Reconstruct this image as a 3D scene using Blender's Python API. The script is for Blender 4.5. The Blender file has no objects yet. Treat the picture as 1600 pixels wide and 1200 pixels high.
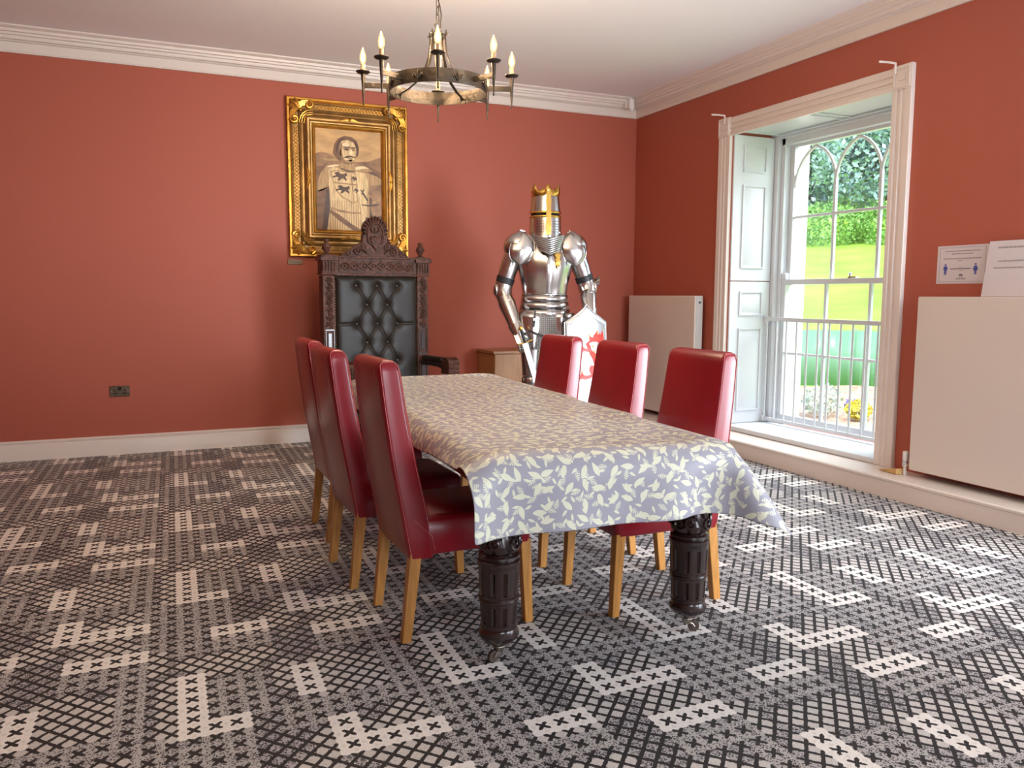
import bpy, bmesh, math, random
import numpy as np
from mathutils import Vector, Matrix
from mathutils.geometry import tessellate_polygon
random.seed(7); np.random.seed(7)
S = bpy.context.scene
COL = S.collection
PI = math.pi
# ------------------------------------------------------------------ camera
F, H = 1280.0, 1.30
yaw, pitch, roll = math.radians(24.05), math.radians(6.2), 0.004
fw = Vector((math.sin(yaw)*math.cos(pitch), math.cos(yaw)*math.cos(pitch), -math.sin(pitch)))
r0 = Vector((math.cos(yaw), -math.sin(yaw), 0)); u0 = r0.cross(fw)
R = r0*math.cos(roll)+u0*math.sin(roll); U = -r0*math.sin(roll)+u0*math.cos(roll)
cd = bpy.data.cameras.new('camera'); cam = bpy.data.objects.new('camera', cd); COL.objects.link(cam)
cd.sensor_width = 36; cd.lens = 36*F/1600; cd.clip_start = .05; cd.clip_end = 400
M = Matrix((R, U, -fw)).transposed().to_4x4(); M.translation = (0, 0, H); cam.matrix_world = M
S.camera = cam
# ------------------------------------------------------------------ exposure, sky, sun, daylight
S.view_settings.view_transform = 'Standard'; S.view_settings.look = 'None'
S.view_settings.gamma = 1; S.view_settings.use_curve_mapping = False
S.view_settings.exposure = 0.58
W = bpy.data.worlds.new('sky'); S.world = W; W.use_nodes = True
nt = W.node_tree; bg = nt.nodes['Background']
tc = nt.nodes.new('ShaderNodeTexCoord'); sp = nt.nodes.new('ShaderNodeSeparateXYZ'); cr = nt.nodes.new('ShaderNodeValToRGB')
nt.links.new(tc.outputs['Generated'], sp.inputs[0]); nt.links.new(sp.outputs['Z'], cr.inputs[0]); nt.links.new(cr.outputs[0], bg.inputs[0])
cr.color_ramp.elements[0].color = (.80, .88, 1, 1); cr.color_ramp.elements[1].color = (.55, .72, 1, 1)
bg.inputs[1].default_value = 1.9
sd = bpy.data.lights.new('sun', 'SUN'); sd.energy = 3.2; sd.angle = .01; sd.color = (1, .95, .85)
so = bpy.data.objects.new('sun', sd); COL.objects.link(so)
so.rotation_euler = Vector((.62, .35, -.9)).to_track_quat('-Z', 'Y').to_euler()
def area(name, loc, target, sx, sy, power, col):
    l = bpy.data.lights.new(name, 'AREA'); l.shape = 'RECTANGLE'; l.size = sx; l.size_y = sy; l.energy = power; l.color = col
    o = bpy.data.objects.new(name, l); COL.objects.link(o); o.location = loc
    o.rotation_euler = (Vector(target)-Vector(loc)).to_track_quat('-Z', 'Y').to_euler(); return o
# daylight entering the two side windows that are out of frame, the window behind the camera, and an added lamp standing in for sky light over the window in view
area('daylight_side_window', (4.70, 1.05, 1.45), (3.0, 4.8, .9), 1.5, 2.3, 62, (.80, .90, 1)).data.spread = math.radians(95)
area('added_ceiling_fill', (4.69, 1.05, 1.0), (2.9, 3.6, 3.2), 1.5, 1.4, 26, (.90, .95, 1)).data.spread = math.radians(120)  # extra lamp added in the near opening, aimed up to brighten the ceiling
area('daylight_side_window_two', (4.70, -1.55, 1.45), (2.6, 1.8, .0), 1.5, 2.3, 62, (.82, .91, 1)).data.spread = math.radians(140)
area('daylight_rear_window', (1.2, -3.0, 1.5), (2.2, 1.6, .0), 1.6, 2.2, 17, (.93, .95, 1)).data.spread = math.radians(80)
area('added_sky_lamp', (7.6, 4.3, 4.9), (4.8, 5.0, 1.2), 2.2, 2.6, 560, (.90, .95, 1))  # added lamp, kept above the view through the panes
# ------------------------------------------------------------------ materials
def mat(name, col, rough=.6, metal=0, bump=0, bscale=60, var=0, vscale=8, coat=0, spec=None, col2=None, stretch=None, detail=4, bdist=.01):
    m = bpy.data.materials.new(name); m.use_nodes = True; n = m.node_tree.nodes; l = m.node_tree.links
    b = n['Principled BSDF']; b.inputs['Base Color'].default_value = (*col, 1)
    b.inputs['Roughness'].default_value = rough; b.inputs['Metallic'].default_value = metal
    if coat: b.inputs['Coat Weight'].default_value = coat; b.inputs['Coat Roughness'].default_value = .15
    if spec is not None: b.inputs['Specular IOR Level'].default_value = spec
    t = n.new('ShaderNodeTexCoord'); mp = n.new('ShaderNodeMapping'); l.new(t.outputs['Object'], mp.inputs[0])
    if stretch: mp.inputs['Scale'].default_value = stretch
    if var or col2:
        k = n.new('ShaderNodeTexNoise'); k.inputs['Scale'].default_value = vscale; k.inputs['Detail'].default_value = detail
        l.new(mp.outputs[0], k.inputs['Vector'])
        r = n.new('ShaderNodeValToRGB'); r.color_ramp.elements[0].position = .3; r.color_ramp.elements[1].position = .7
        c2 = col2 or tuple(min(1, c*(1+var)) for c in col); c1 = col if col2 else tuple(c*(1-var) for c in col)
        r.color_ramp.elements[0].color = (*c1, 1); r.color_ramp.elements[1].color = (*c2, 1)
        l.new(k.outputs['Fac'], r.inputs[0]); l.new(r.outputs[0], b.inputs['Base Color'])
    if bump:
        k = n.new('ShaderNodeTexNoise'); k.inputs['Scale'].default_value = bscale; k.inputs['Detail'].default_value = 3
        l.new(mp.outputs[0], k.inputs['Vector'])
        q = n.new('ShaderNodeBump'); q.inputs['Strength'].default_value = bump; q.inputs['Distance'].default_value = bdist
        l.new(k.outputs['Fac'], q.inputs['Height']); l.new(q.outputs[0], b.inputs['Normal'])
    return m
def emis(name, col, s):
    m = bpy.data.materials.new(name); m.use_nodes = True; n = m.node_tree.nodes
    b = n['Principled BSDF']; b.inputs['Base Color'].default_value = (0, 0, 0, 1); b.inputs['Emission Color'].default_value = (*col, 1); b.inputs['Emission Strength'].default_value = s
    return m
MT = dict(
 wall=mat('terracotta_paint', (.385, .088, .050), .62, bump=.12, bscale=220, bdist=.002),
 ceil=mat('ceiling_paint', (.84, .82, .81), .8),
 trim=mat('cream_gloss_paint', (.72, .64, .58), .32, spec=.4),
 white=mat('white_gloss_paint', (.66, .685, .71), .3),
 rad=mat('radiator_enamel', (.66, .58, .51), .28),
 radside=mat('radiator_side_enamel', (.55, .55, .52), .35),
 leather=mat('red_leather', (.235, .006, .014), .30, bump=.12, bscale=260, bdist=.002, var=.12, vscale=5, coat=.15),
 stitch=mat('pale_stitching', (.50, .13, .13), .6),
 oak=mat('oak', (.46, .205, .045), .38, var=.22, vscale=14, stretch=(4, 4, .5), bump=.1, bscale=40),
 mahog=mat('dark_mahogany', (.020, .0085, .0075), .26, var=.4, vscale=12, stretch=(3, 3, .6), coat=.25),
 mahoglite=mat('carved_mahogany', (.078, .032, .021), .42, var=.45, vscale=26, bump=.8, bscale=70, bdist=.008, spec=.22),
 blackleather=mat('black_leather', (.020, .015, .012), .40, bump=.15, bscale=240, bdist=.002, spec=.20),
 button=mat('black_button', (.03, .025, .025), .25),
 brassnail=mat('brass_nail', (.55, .42, .25), .35, 1),
 brass=mat('aged_brass', (.12, .085, .055), .38, 1, bump=.2, bscale=30),
 caster=mat('caster_brass', (.30, .27, .22), .38, 1),
 casterwheel=mat('caster_wheel', (.05, .03, .022), .4),
 gold=mat('gilt', (.60, .30, .055), .33, .85, var=.3, vscale=10, bump=.2, bscale=120, bdist=.003),
 golddark=mat('antique_gilt', (.33, .185, .06), .38, .75, var=.3, vscale=9, bump=.3, bscale=90, bdist=.003),
 goldbright=mat('bright_gilt', (.50, .25, .045), .34, .85, var=.25, vscale=12),
 iron=mat('wrought_iron', (.085, .068, .052), .36, .9, bump=.25, bscale=45, var=.3, vscale=12),
 candle=mat('candle_sleeve', (.42, .27, .15), .5),
 bulb=emis('bulb_glow', (1, .52, .16), 1.1),
 filament=emis('bulb_core', (1, .80, .42), 16),
 steel=mat('brushed_steel', (.56, .54, .53), .24, 1, bump=.10, bscale=22, bdist=.01, stretch=(1, 1, .25)),
 steelshield=mat('shield_steel', (.46, .47, .48), .38, 1, bump=.08, bscale=10),
 maildark=mat('mail_backing', (.06, .06, .06), .5, .6),
 mail=mat('mail_steel', (.62, .61, .60), .34, 1),
 armgold=mat('armour_brass', (.80, .50, .12), .24, 1, bump=.12, bscale=25),
 black=mat('black_strap', (.012, .012, .014), .5),
 dark=mat('dark_gap', (.004, .004, .004), .9),
 red=mat('dragon_red', (.62, .035, .02), .4),
 dragongold=mat('dragon_gold', (.75, .45, .08), .4),
 cab=mat('beech_veneer', (.36, .17, .065), .4, var=.12, vscale=10, stretch=(4, 4, .6)),
 paper=mat('laminated_paper', (.62, .57, .58), .22, spec=.6),
 ink=mat('grey_ink', (.33, .29, .30), .5), inkblue=mat('blue_ink', (.055, .07, .30), .5), inkdark=mat('dark_ink', (.06, .05, .06), .5),
 wedge=mat('pine', (.55, .33, .12), .5, var=.15, vscale=20),
 chrome=mat('chrome', (.75, .75, .78), .15, 1),
 plastic=mat('white_plastic', (.75, .72, .70), .4),
 stone=mat('white_render', (.85, .83, .78), .8),
 grass=mat('lawn_grass', (.23, .47, .035), .8, col2=(.36, .58, .07), vscale=.5, detail=8, stretch=(1, 1, 1)),
 mulch=mat('bark_mulch', (.62, .44, .33), .9, col2=(.42, .24, .15), vscale=9, bump=.8, bscale=12, bdist=.05),
 leafg=mat('bright_leaves', (.16, .36, .08), .5, col2=(.36, .60, .16), vscale=.7),
 leafhaze=mat('hazed_leaves', (.26, .42, .46), .5, col2=(.50, .68, .58), vscale=.35),  # pale blue distance haze mixed into the leaf colour
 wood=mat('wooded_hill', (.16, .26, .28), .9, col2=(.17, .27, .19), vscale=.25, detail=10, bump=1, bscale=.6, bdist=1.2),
 leafs=mat('silver_leaves', (.38, .52, .42), .6, col2=(.62, .70, .62), vscale=5),
 leafy=mat('yellow_leaves', (.62, .55, .06), .6), flowerp=mat('purple_flowers', (.22, .2, .55), .6),
 bark=mat('bark', (.10, .07, .045), .9),
 fence=mat('green_sheeting', (.16, .36, .22), .35), timber=mat('pale_timber', (.80, .52, .25), .6),
 wire=mat('galvanised', (.35, .38, .36), .5),
)
# brushed variation of roughness on the steel is left to its bump
def glassmat():
    m = bpy.data.materials.new('window_glass'); m.use_nodes = True; n = m.node_tree.nodes; l = m.node_tree.links
    for x in list(n): n.remove(x)
    o = n.new('ShaderNodeOutputMaterial'); t = n.new('ShaderNodeBsdfTransparent'); g = n.new('ShaderNodeBsdfGlossy'); mx = n.new('ShaderNodeMixShader')
    g.inputs['Roughness'].default_value = .03; t.inputs[0].default_value = (.97, .98, .98, 1); mx.inputs[0].default_value = .05
    l.new(t.outputs[0], mx.inputs[1]); l.new(g.outputs[0], mx.inputs[2]); l.new(mx.outputs[0], o.inputs[0]); return m
MT['glass'] = glassmat()
def glow():
    n = MT['bulb'].node_tree.nodes; l = MT['bulb'].node_tree.links; o = n['Material Output']; t = n.new('ShaderNodeBsdfTransparent'); mx = n.new('ShaderNodeMixShader'); mx.inputs[0].default_value = .55
    l.new(t.outputs[0], mx.inputs[1]); l.new(n['Principled BSDF'].outputs[0], mx.inputs[2]); l.new(mx.outputs[0], o.inputs[0])
glow()
class G:      # tiny node-graph helper
    def __init__(s, m): s.n = m.node_tree.nodes; s.l = m.node_tree.links
    def m(s, op, a, b=None, c=None, clamp=False):
        x = s.n.new('ShaderNodeMath'); x.operation = op; x.use_clamp = clamp
        for i, v in enumerate((a, b, c)):
            if v is None: continue
            if isinstance(v, (int, float)): x.inputs[i].default_value = v
            else: s.l.new(v, x.inputs[i])
        return x.outputs[0]
    def mix(s, f, a, b):
        x = s.n.new('ShaderNodeMix'); x.data_type = 'RGBA'
        for i, v in ((0, f), (6, a), (7, b)):
            if isinstance(v, (int, float)): x.inputs[i].default_value = v
            elif isinstance(v, tuple): x.inputs[i].default_value = (*v, 1)
            else: s.l.new(v, x.inputs[i])
        return x.outputs[2]
def carpetmat():
    m = bpy.data.materials.new('woven_carpet'); m.use_nodes = True; g = G(m); n, l = g.n, g.l; b = n['Principled BSDF']
    b.inputs['Roughness'].default_value = .62; b.inputs['Specular IOR Level'].default_value = .35; b.inputs['Sheen Weight'].default_value = .04; b.inputs['Sheen Roughness'].default_value = .5
    uv = n.new('ShaderNodeUVMap'); uv.uv_map = 'UVMap'; s = n.new('ShaderNodeSeparateXYZ'); l.new(uv.outputs[0], s.inputs[0]); u, v = s.outputs[0], s.outputs[1]
    no0 = n.new('ShaderNodeTexNoise'); no0.inputs['Scale'].default_value = 5.5; no0.inputs['Detail'].default_value = 1; l.new(uv.outputs[0], no0.inputs['Vector'])
    wob = g.m('MULTIPLY', g.m('SUBTRACT', no0.outputs['Fac'], .5), .16)
    at = n.new('ShaderNodeAttribute'); at.attribute_name = 'zone'; z = at.outputs['Fac']
    def dist(x): return g.m('ABSOLUTE', g.m('SUBTRACT', x, g.m('ROUND', x)))
    d = g.m('MINIMUM', dist(g.m('ADD', g.m('ADD', u, v), wob)), dist(g.m('ADD', g.m('SUBTRACT', u, v), wob)))
    line = g.m('LESS_THAN', d, .14)
    cheb = g.m('MAXIMUM', dist(u), dist(v))
    cross = g.m('MULTIPLY', line, g.m('LESS_THAN', g.m('ADD', cheb, wob), .31))
    t = n.new('ShaderNodeTexCoord')
    no = n.new('ShaderNodeTexNoise'); no.inputs['Scale'].default_value = 190; no.inputs['Detail'].default_value = 2; l.new(t.outputs['Object'], no.inputs['Vector'])
    vo = n.new('ShaderNodeTexVoronoi'); vo.inputs['Scale'].default_value = 150; l.new(t.outputs['Object'], vo.inputs['Vector'])
    spk = g.m('GREATER_THAN', vo.outputs['Distance'], .44)
    fine = no.outputs['Fac']
    grey = g.mix(spk, (.030, .028, .033), (.38, .37, .38))
    greyx = g.mix(g.m('GREATER_THAN', vo.outputs['Distance'], .40), (.028, .026, .030), (.42, .41, .405))
    light = g.mix(fine, (.30, .29, .28), (.78, .75, .72))
    cream = g.mix(fine, (.58, .55, .52), (.97, .95, .91))
    creamd = g.mix(g.m('GREATER_THAN', g.m('ABSOLUTE', g.m('SUBTRACT', d, .5)), .30), light, cream)
    dark = (.008, .007, .009)
    isl = g.m('COMPARE', z, 1, .3); isc = g.m('COMPARE', z, 2, .3); isx = g.m('COMPARE', z, 3, .3)
    base = g.mix(line, g.mix(isl, grey, light), dark)
    cc = g.mix(cross, g.mix(g.m('GREATER_THAN', d, .36), cream, g.mix(.45, cream, light)), dark)
    gx = g.mix(cross, greyx, dark)
    c = g.mix(isx, g.mix(isc, base, cc), gx)
    l.new(c, b.inputs['Base Color'])
    bp = n.new('ShaderNodeBump'); bp.inputs['Strength'].default_value = .5; bp.inputs['Distance'].default_value = .004; l.new(fine, bp.inputs['Height']); l.new(bp.outputs[0], b.inputs['Normal'])
    return m
def clothmat():
    m = bpy.data.materials.new('leaf_print_oilcloth'); m.use_nodes = True; g = G(m); n, l = g.n, g.l; b = n['Principled BSDF']
    b.inputs['Roughness'].default_value = .42; b.inputs['Specular IOR Level'].default_value = .34
    uv = n.new('ShaderNodeUVMap'); uv.uv_map = 'UVMap'
    def layer(scale, off, L, wd, rnd=.55, vein=False, thr=None):
        mp = n.new('ShaderNodeMapping'); mp.inputs['Location'].default_value = (*off, 0); mp.inputs['Scale'].default_value = (scale, scale, 1); l.new(uv.outputs[0], mp.inputs[0])
        v = n.new('ShaderNodeTexVoronoi'); v.voronoi_dimensions = '2D'; v.inputs['Scale'].default_value = 1; v.inputs['Randomness'].default_value = rnd; l.new(mp.outputs[0], v.inputs['Vector'])
        sub = n.new('ShaderNodeVectorMath'); sub.operation = 'SUBTRACT'; l.new(mp.outputs[0], sub.inputs[0]); l.new(v.outputs['Position'], sub.inputs[1])
        s = n.new('ShaderNodeSeparateXYZ'); l.new(sub.outputs[0], s.inputs[0]); c = n.new('ShaderNodeSeparateColor'); l.new(v.outputs['Color'], c.inputs[0])
        a = g.m('MULTIPLY', c.outputs[0], 6.2832); ca, sa = g.m('COSINE', a), g.m('SINE', a)
        x = g.m('ADD', g.m('MULTIPLY', s.outputs[0], ca), g.m('MULTIPLY', s.outputs[1], sa)); y = g.m('SUBTRACT', g.m('MULTIPLY', s.outputs[1], ca), g.m('MULTIPLY', s.outputs[0], sa))
        q = g.m('DIVIDE', x, L); prof = g.m('MULTIPLY', g.m('SUBTRACT', 1, g.m('MULTIPLY', q, q)), g.m('SUBTRACT', wd, g.m('MULTIPLY', q, wd*.35)))
        ay = g.m('ABSOLUTE', y); mk = g.m('LESS_THAN', ay, prof)
        if thr: # sprig: little blades along a stalk
            saw = g.m('ABSOLUTE', g.m('SUBTRACT', g.m('FRACT', g.m('ADD', g.m('MULTIPLY', x, thr), g.m('MULTIPLY', ay, thr*-.8))), .5))
            mk = g.m('MULTIPLY', mk, g.m('MAXIMUM', g.m('LESS_THAN', saw, .24), g.m('LESS_THAN', ay, .018)))
        return mk
    big = layer(17.5, (0, 0), .46, .175, .55); big2 = layer(24, (3.37, 7.71), .34, .11, .9); spr = layer(19, (9.1, 2.2), .38, .18, .9, thr=7)
    mk = g.m('MAXIMUM', g.m('MAXIMUM', big, big2), spr)
    l.new(g.mix(mk, (.315, .31, .36), (.64, .64, .50)), b.inputs['Base Color'])
    return m
MT['carpet'] = carpetmat(); MT['cloth'] = clothmat()
# ------------------------------------------------------------------ mesh helpers
class MB:
    def __init__(s): s.v = []; s.f = []; s.mi = []; s.k = 0
    def add(s, vs, fs):
        o = len(s.v); s.v += [tuple(p) for p in vs]; s.f += [tuple(i+o for i in f) for f in fs]; s.mi += [s.k]*len(fs); return s
    def box(s, x0, x1, y0, y1, z0, z1):
        return s.add([(x, y, z) for z in (z0, z1) for y in (y0, y1) for x in (x0, x1)], [(0, 2, 3, 1), (4, 5, 7, 6), (0, 1, 5, 4), (2, 6, 7, 3), (0, 4, 6, 2), (1, 3, 7, 5)])
    def beam(s, a, b, w, t, up=(0, 0, 1), w2=None, t2=None):
        a, b = Vector(a), Vector(b); d = (b-a).normalized(); x = d.cross(Vector(up)); x = x.normalized() if x.length > 1e-6 else Vector((1, 0, 0)); y = x.cross(d)
        vs = []
        for p, ww, tt in ((a, w, t), (b, w2 or w, t2 or t)): vs += [p+x*sx*ww/2+y*sy*tt/2 for sx, sy in ((-1, -1), (1, -1), (1, 1), (-1, 1))]
        return s.add(vs, [(3, 2, 1, 0), (4, 5, 6, 7), (0, 1, 5, 4), (1, 2, 6, 5), (2, 3, 7, 6), (3, 0, 4, 7)])
    def loft(s, rings, cap=True, closed=True):
        n = len(rings[0]); o = []; fs = []
        for r in rings: o += r
        for i in range(len(rings)-1):
            for j in range(n if closed else n-1):
                k = (j+1) % n; fs.append((i*n+j, i*n+k, (i+1)*n+k, (i+1)*n+j))
        if cap and closed: fs += [tuple(range(n))[::-1], tuple(range((len(rings)-1)*n, len(rings)*n))]
        return s.add(o, fs)
    def lathe(s, prof, n=24, c=(0, 0, 0), sx=1, sy=1, cap=True):
        return s.loft([[(c[0]+r*sx*math.cos(2*PI*i/n), c[1]+r*sy*math.sin(2*PI*i/n), c[2]+z) for i in range(n)] for r, z in prof], cap)
    def tube(s, pts, r, n=8, closed=False, flat=1, up=None):
        pts = [Vector(p) for p in pts]; N = len(pts); rr = r if hasattr(r, '__len__') else [r]*N; rings = []; x = None
        for i, p in enumerate(pts):
            a = pts[(i-1) % N] if (closed or i) else p; b = pts[(i+1) % N] if (closed or i < N-1) else p
            d = (b-a).normalized()
            if up is not None: x = Vector(up)-d*d.dot(Vector(up)); x.normalize()
            elif x is None: x = d.orthogonal().normalized()
            else: x = (x-d*d.dot(x)).normalized()
            y = d.cross(x); rings.append([p+(x*math.cos(2*PI*k/n)+y*math.sin(2*PI*k/n)*flat)*rr[i] for k in range(n)])
        if closed: rings.append(rings[0])
        return s.loft(rings, not closed)
    def ball(s, c, r, n=10, m=6, sc=(1, 1, 1)):
        rings = []
        for i in range(m+1):
            t = PI*(i+.02)/(m+.04); rings.append([(c[0]+r*sc[0]*math.sin(t)*math.cos(2*PI*k/n), c[1]+r*sc[1]*math.sin(t)*math.sin(2*PI*k/n), c[2]-r*sc[2]*math.cos(t)) for k in range(n)])
        return s.loft(rings)
    def prism(s, poly, fn, w0, w1):      # poly in (u,v); fn(u,v,w) -> xyz
        n = len(poly); t = tessellate_polygon([[Vector((a, b, 0)) for a, b in poly]])
        vs = [fn(a, b, w0) for a, b in poly]+[fn(a, b, w1) for a, b in poly]
        fs = [tuple(x[::-1]) for x in t]+[tuple(i+n for i in x) for x in t]+[(i, (i+1) % n, (i+1) % n+n, i+n) for i in range(n)]
        return s.add(vs, fs)
    def grid(s, P, closed=False):        # P: list of rows of points
        n = len(P[0]); return s.add([p for r in P for p in r], [(i*n+j, i*n+j+1, (i+1)*n+j+1, (i+1)*n+j) for i in range(len(P)-1) for j in range(n-1)])
    def build(s, name, m, parent=None, ang=35, bevel=0, seg=2, loc=None, solid=0):
        me = bpy.data.meshes.new(name); me.from_pydata([tuple(p) for p in s.v], [], s.f)
        ms = m if isinstance(m, (list, tuple)) else [m]
        for x in ms: me.materials.append(x)
        if len(ms) > 1: me.polygons.foreach_set('material_index', s.mi)
        b = bmesh.new(); b.from_mesh(me); bmesh.ops.recalc_face_normals(b, faces=b.faces); b.to_mesh(me); b.free()
        me.shade_smooth(); me.set_sharp_from_angle(angle=math.radians(ang)); me.update()
        o = bpy.data.objects.new(name, me); COL.objects.link(o)
        if parent: o.parent = parent
        if loc: o.location = loc
        if solid: d = o.modifiers.new('solid', 'SOLIDIFY'); d.thickness = solid; d.offset = 0
        if bevel:
            d = o.modifiers.new('bevel', 'BEVEL'); d.width = bevel; d.segments = seg; d.limit_method = 'ANGLE'; d.angle_limit = math.radians(40); d.harden_normals = False
        return o
def tag(o, label=None, cat=None, group=None, kind=None):
    for k, v in (('label', label), ('category', cat), ('group', group), ('kind', kind)):
        if v: o[k] = v
    return o
def empty(name, loc=(0, 0, 0), rz=0, **k):
    o = bpy.data.objects.new(name, None); COL.objects.link(o); o.location = loc; o.rotation_euler = (0, 0, rz); o.empty_display_size = .1
    return tag(o, **k)
def children(o): return [c for c in bpy.data.objects if c.parent == o]
def copy_tree(o, parent=None):
    c = o.copy(); COL.objects.link(c); c.parent = parent
    for ch in children(o): copy_tree(ch, c)
    return c
def box(*a): return MB().box(*a)
def spiral(cx, cy, r0, r1, a0, turns, n=26):
    return [(cx+(r0+(r1-r0)*i/n)*math.cos(a0+turns*2*PI*i/n), cy+(r0+(r1-r0)*i/n)*math.sin(a0+turns*2*PI*i/n)) for i in range(n+1)]
# ------------------------------------------------------------------ room shell
XR, YB, ZC = 4.628, 7.294, 3.245
XL, YF = -2.9, -3.2
# window opening in view: y 4.11..5.78, z .17..2.68 ; out of frame openings for daylight
ops = [(4.11, 5.78), (.2, 1.9), (-2.4, -.7)]
w = MB(); WT = .74
ys = [YF-.3]+[v for a, b in sorted(ops) for v in (a, b)]+[YB+.3]
for i in range(0, len(ys), 2): w.box(XR, XR+WT, ys[i], ys[i+1], -.05, ZC+.1)
for a, b in ops: w.box(XR, XR+WT, a, b, -.05, .15); w.box(XR, XR+WT, a, b, 2.70, ZC+.1)
tag(w.build('wall_right', MT['wall']), kind='structure')
tag(box(XL-.2, XR, YB, YB+.25, -.05, ZC+.1).build('wall_back', MT['wall']), kind='structure')
tag(box(XL-.2, XL, YF-.2, YB, -.05, ZC+.1).build('wall_left', MT['wall']), kind='structure')
w = MB(); w.box(XL-.2, .3, YF-.2, YF, -.05, ZC+.1).box(2.1, XR, YF-.2, YF, -.05, ZC+.1).box(.3, 2.1, YF-.2, YF, -.05, .3).box(.3, 2.1, YF-.2, YF, 2.7, ZC+.1)
tag(w.build('wall_front', MT['wall']), kind='structure')
tag(box(XL-.2, XR+WT, YF-.2, YB+.25, ZC, ZC+.3).build('ceiling', MT['ceil']), kind='structure')
# carpet: lattice of woven cells, each cell carrying its pattern zone
cream = {(0, j) for j in range(6)} | {(1, 0), (2, 0)} | {(6, 2), (6, 3), (6, 4)} | {(7, 13), (7, 14), (7, 15)} | {(i, 13) for i in range(8, 12)} | {(i, 9) for i in range(8, 12)} | {(2, 11), (3, 11), (4, 11)}
light = {(13, j) for j in range(6)} | {(i, 6) for i in range(1, 4)} | {(i, 7) for i in range(0, 5)} | {(i, j) for i in range(7, 11) for j in range(1, 5)} | {(5, j) for j in (3, 4, 5)} | {(7, 5), (8, 5)} | {(i, j) for i in range(8, 12) for j in (14, 10)} | {(6, 13), (6, 14), (10, 15), (11, 15), (9, 11), (10, 11), (12, 14), (12, 9), (2, 10), (3, 10), (4, 10), (5, 11), (5, 12), (6, 11), (12, 8), (12, 7)} | {(i, 12) for i in range(8, 11)}
grey = {(i, j) for i in (2, 3) for j in range(1, 5)} | {(1, 2), (1, 3), (1, 4)} | {(0, j) for j in range(9, 16)} | {(i, j) for i in (1, 2) for j in range(13, 17)} | {(12, j) for j in range(14, 17)} | {(11, j) for j in range(1, 6)} | {(i, j) for i in range(8, 12) for j in (7, 8)} | {(i, 0) for i in range(5, 11)} | {(5, 16), (6, 16), (2, 9), (3, 9), (4, 9), (12, 10), (12, 11), (12, 12)}
px, py = .0613, .0674; ox, oy = .082, 2.512
i0, i1 = int((XL-ox)/px)-6, int((XR-ox)/px)+1; j0, j1 = int((YF-oy)/py)-2, int((YB-oy)/py)+2
def cw(i, j): return (ox+i*px+.028*j*py, oy+j*py+.010*i*px)
ka, kb, la, lb_ = 2*i0, 2*i1+1, 2*j0, 2*j1+1     # half-cell patches centred on (k/2, l/2)
vs = []; NI = kb-ka+2
for l_ in range(la, lb_+2):
    for k in range(ka, kb+2):
        x, y = cw(k/2-.25, l_/2-.25); vs.append((min(max(x, XL), XR), min(max(y, YF), YB), 0))
fs = [((j*NI)+i, j*NI+i+1, (j+1)*NI+i+1, (j+1)*NI+i) for j in range(lb_-la+1) for i in range(NI-1)]
me = bpy.data.meshes.new('floor'); me.from_pydata(vs, [], fs); me.materials.append(MT['carpet'])
uvl = me.uv_layers.new(name='UVMap'); uvd = np.zeros((len(me.loops), 2), np.float32)
li = np.zeros(len(me.loops), np.int32); me.loops.foreach_get('vertex_index', li)
V = np.array(vs)[li]; A = np.array([[px, .028*py], [.010*px, py]]); uvd[:] = np.linalg.solve(A, (V[:, :2]-[ox, oy]).T).T; uvl.data.foreach_set('uv', uvd.ravel())
zat = me.attributes.new('zone', 'FLOAT', 'FACE')
def spread_(cells, lo, hi): return {((2*i+p) % 28, (2*j+q) % 34) for i, j in cells for p in range(lo, hi+1) for q in range(lo, hi+1)}
Cm, Gm, Lm_ = spread_(cream, -1, 1), spread_(grey, -1, 1), spread_(light, -1, 1)
zz = [2 if k in Cm else 3 if k in Gm else 1 if k in Lm_ else 0 for k in ((p % 28, q % 34) for q in range(la, lb_+1) for p in range(ka, kb+1))]
zat.data.foreach_set('value', np.array(zz, np.float32))
fl = bpy.data.objects.new('floor', me); COL.objects.link(fl); tag(fl, kind='structure')
# mouldings
def mould(name, prof, axis, a0, a1, wallpos, m):     # prof: (distance from wall, z) closed outline
    mb = MB(); f = (lambda d, z, t: (t, wallpos-d, z)) if axis == 'x' else (lambda d, z, t: (wallpos-d, t, z))
    mb.prism(prof, f, a0, a1); return tag(mb.build(name, m), kind='structure')
corn = [(0, 3.075), (.018, 3.075), (.018, 3.082), (.022, 3.084), (.022, 3.150), (.045, 3.152), (.050, 3.158), (.075, 3.160), (.080, 3.168), (.082, 3.182), (.098, 3.186), (.102, 3.200), (.118, 3.204), (.122, 3.222), (.140, 3.228), (.152, 3.236), (.155, ZC), (0, ZC)]
mould('trim_1', corn, 'x', XL, XR, YB, MT['trim'])
mould('trim_2', corn, 'y', YF, YB-.02, XR, MT['trim'])
mould('baseboard_back', [(0, 0), (.022, 0), (.022, .115), (.019, .122), (.012, .126), (.013, .134), (.018, .139), (.018, .146), (.010, .154), (0, .156)], 'x', XL, XR-.24, YB, MT['trim'])
mould('baseboard_right', [(0, 0), (.285, 0), (.285, .110), (.292, .114), (.292, .127), (.284, .133), (0, .135)], 'y', YF, YB, XR, MT['trim'])
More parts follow.
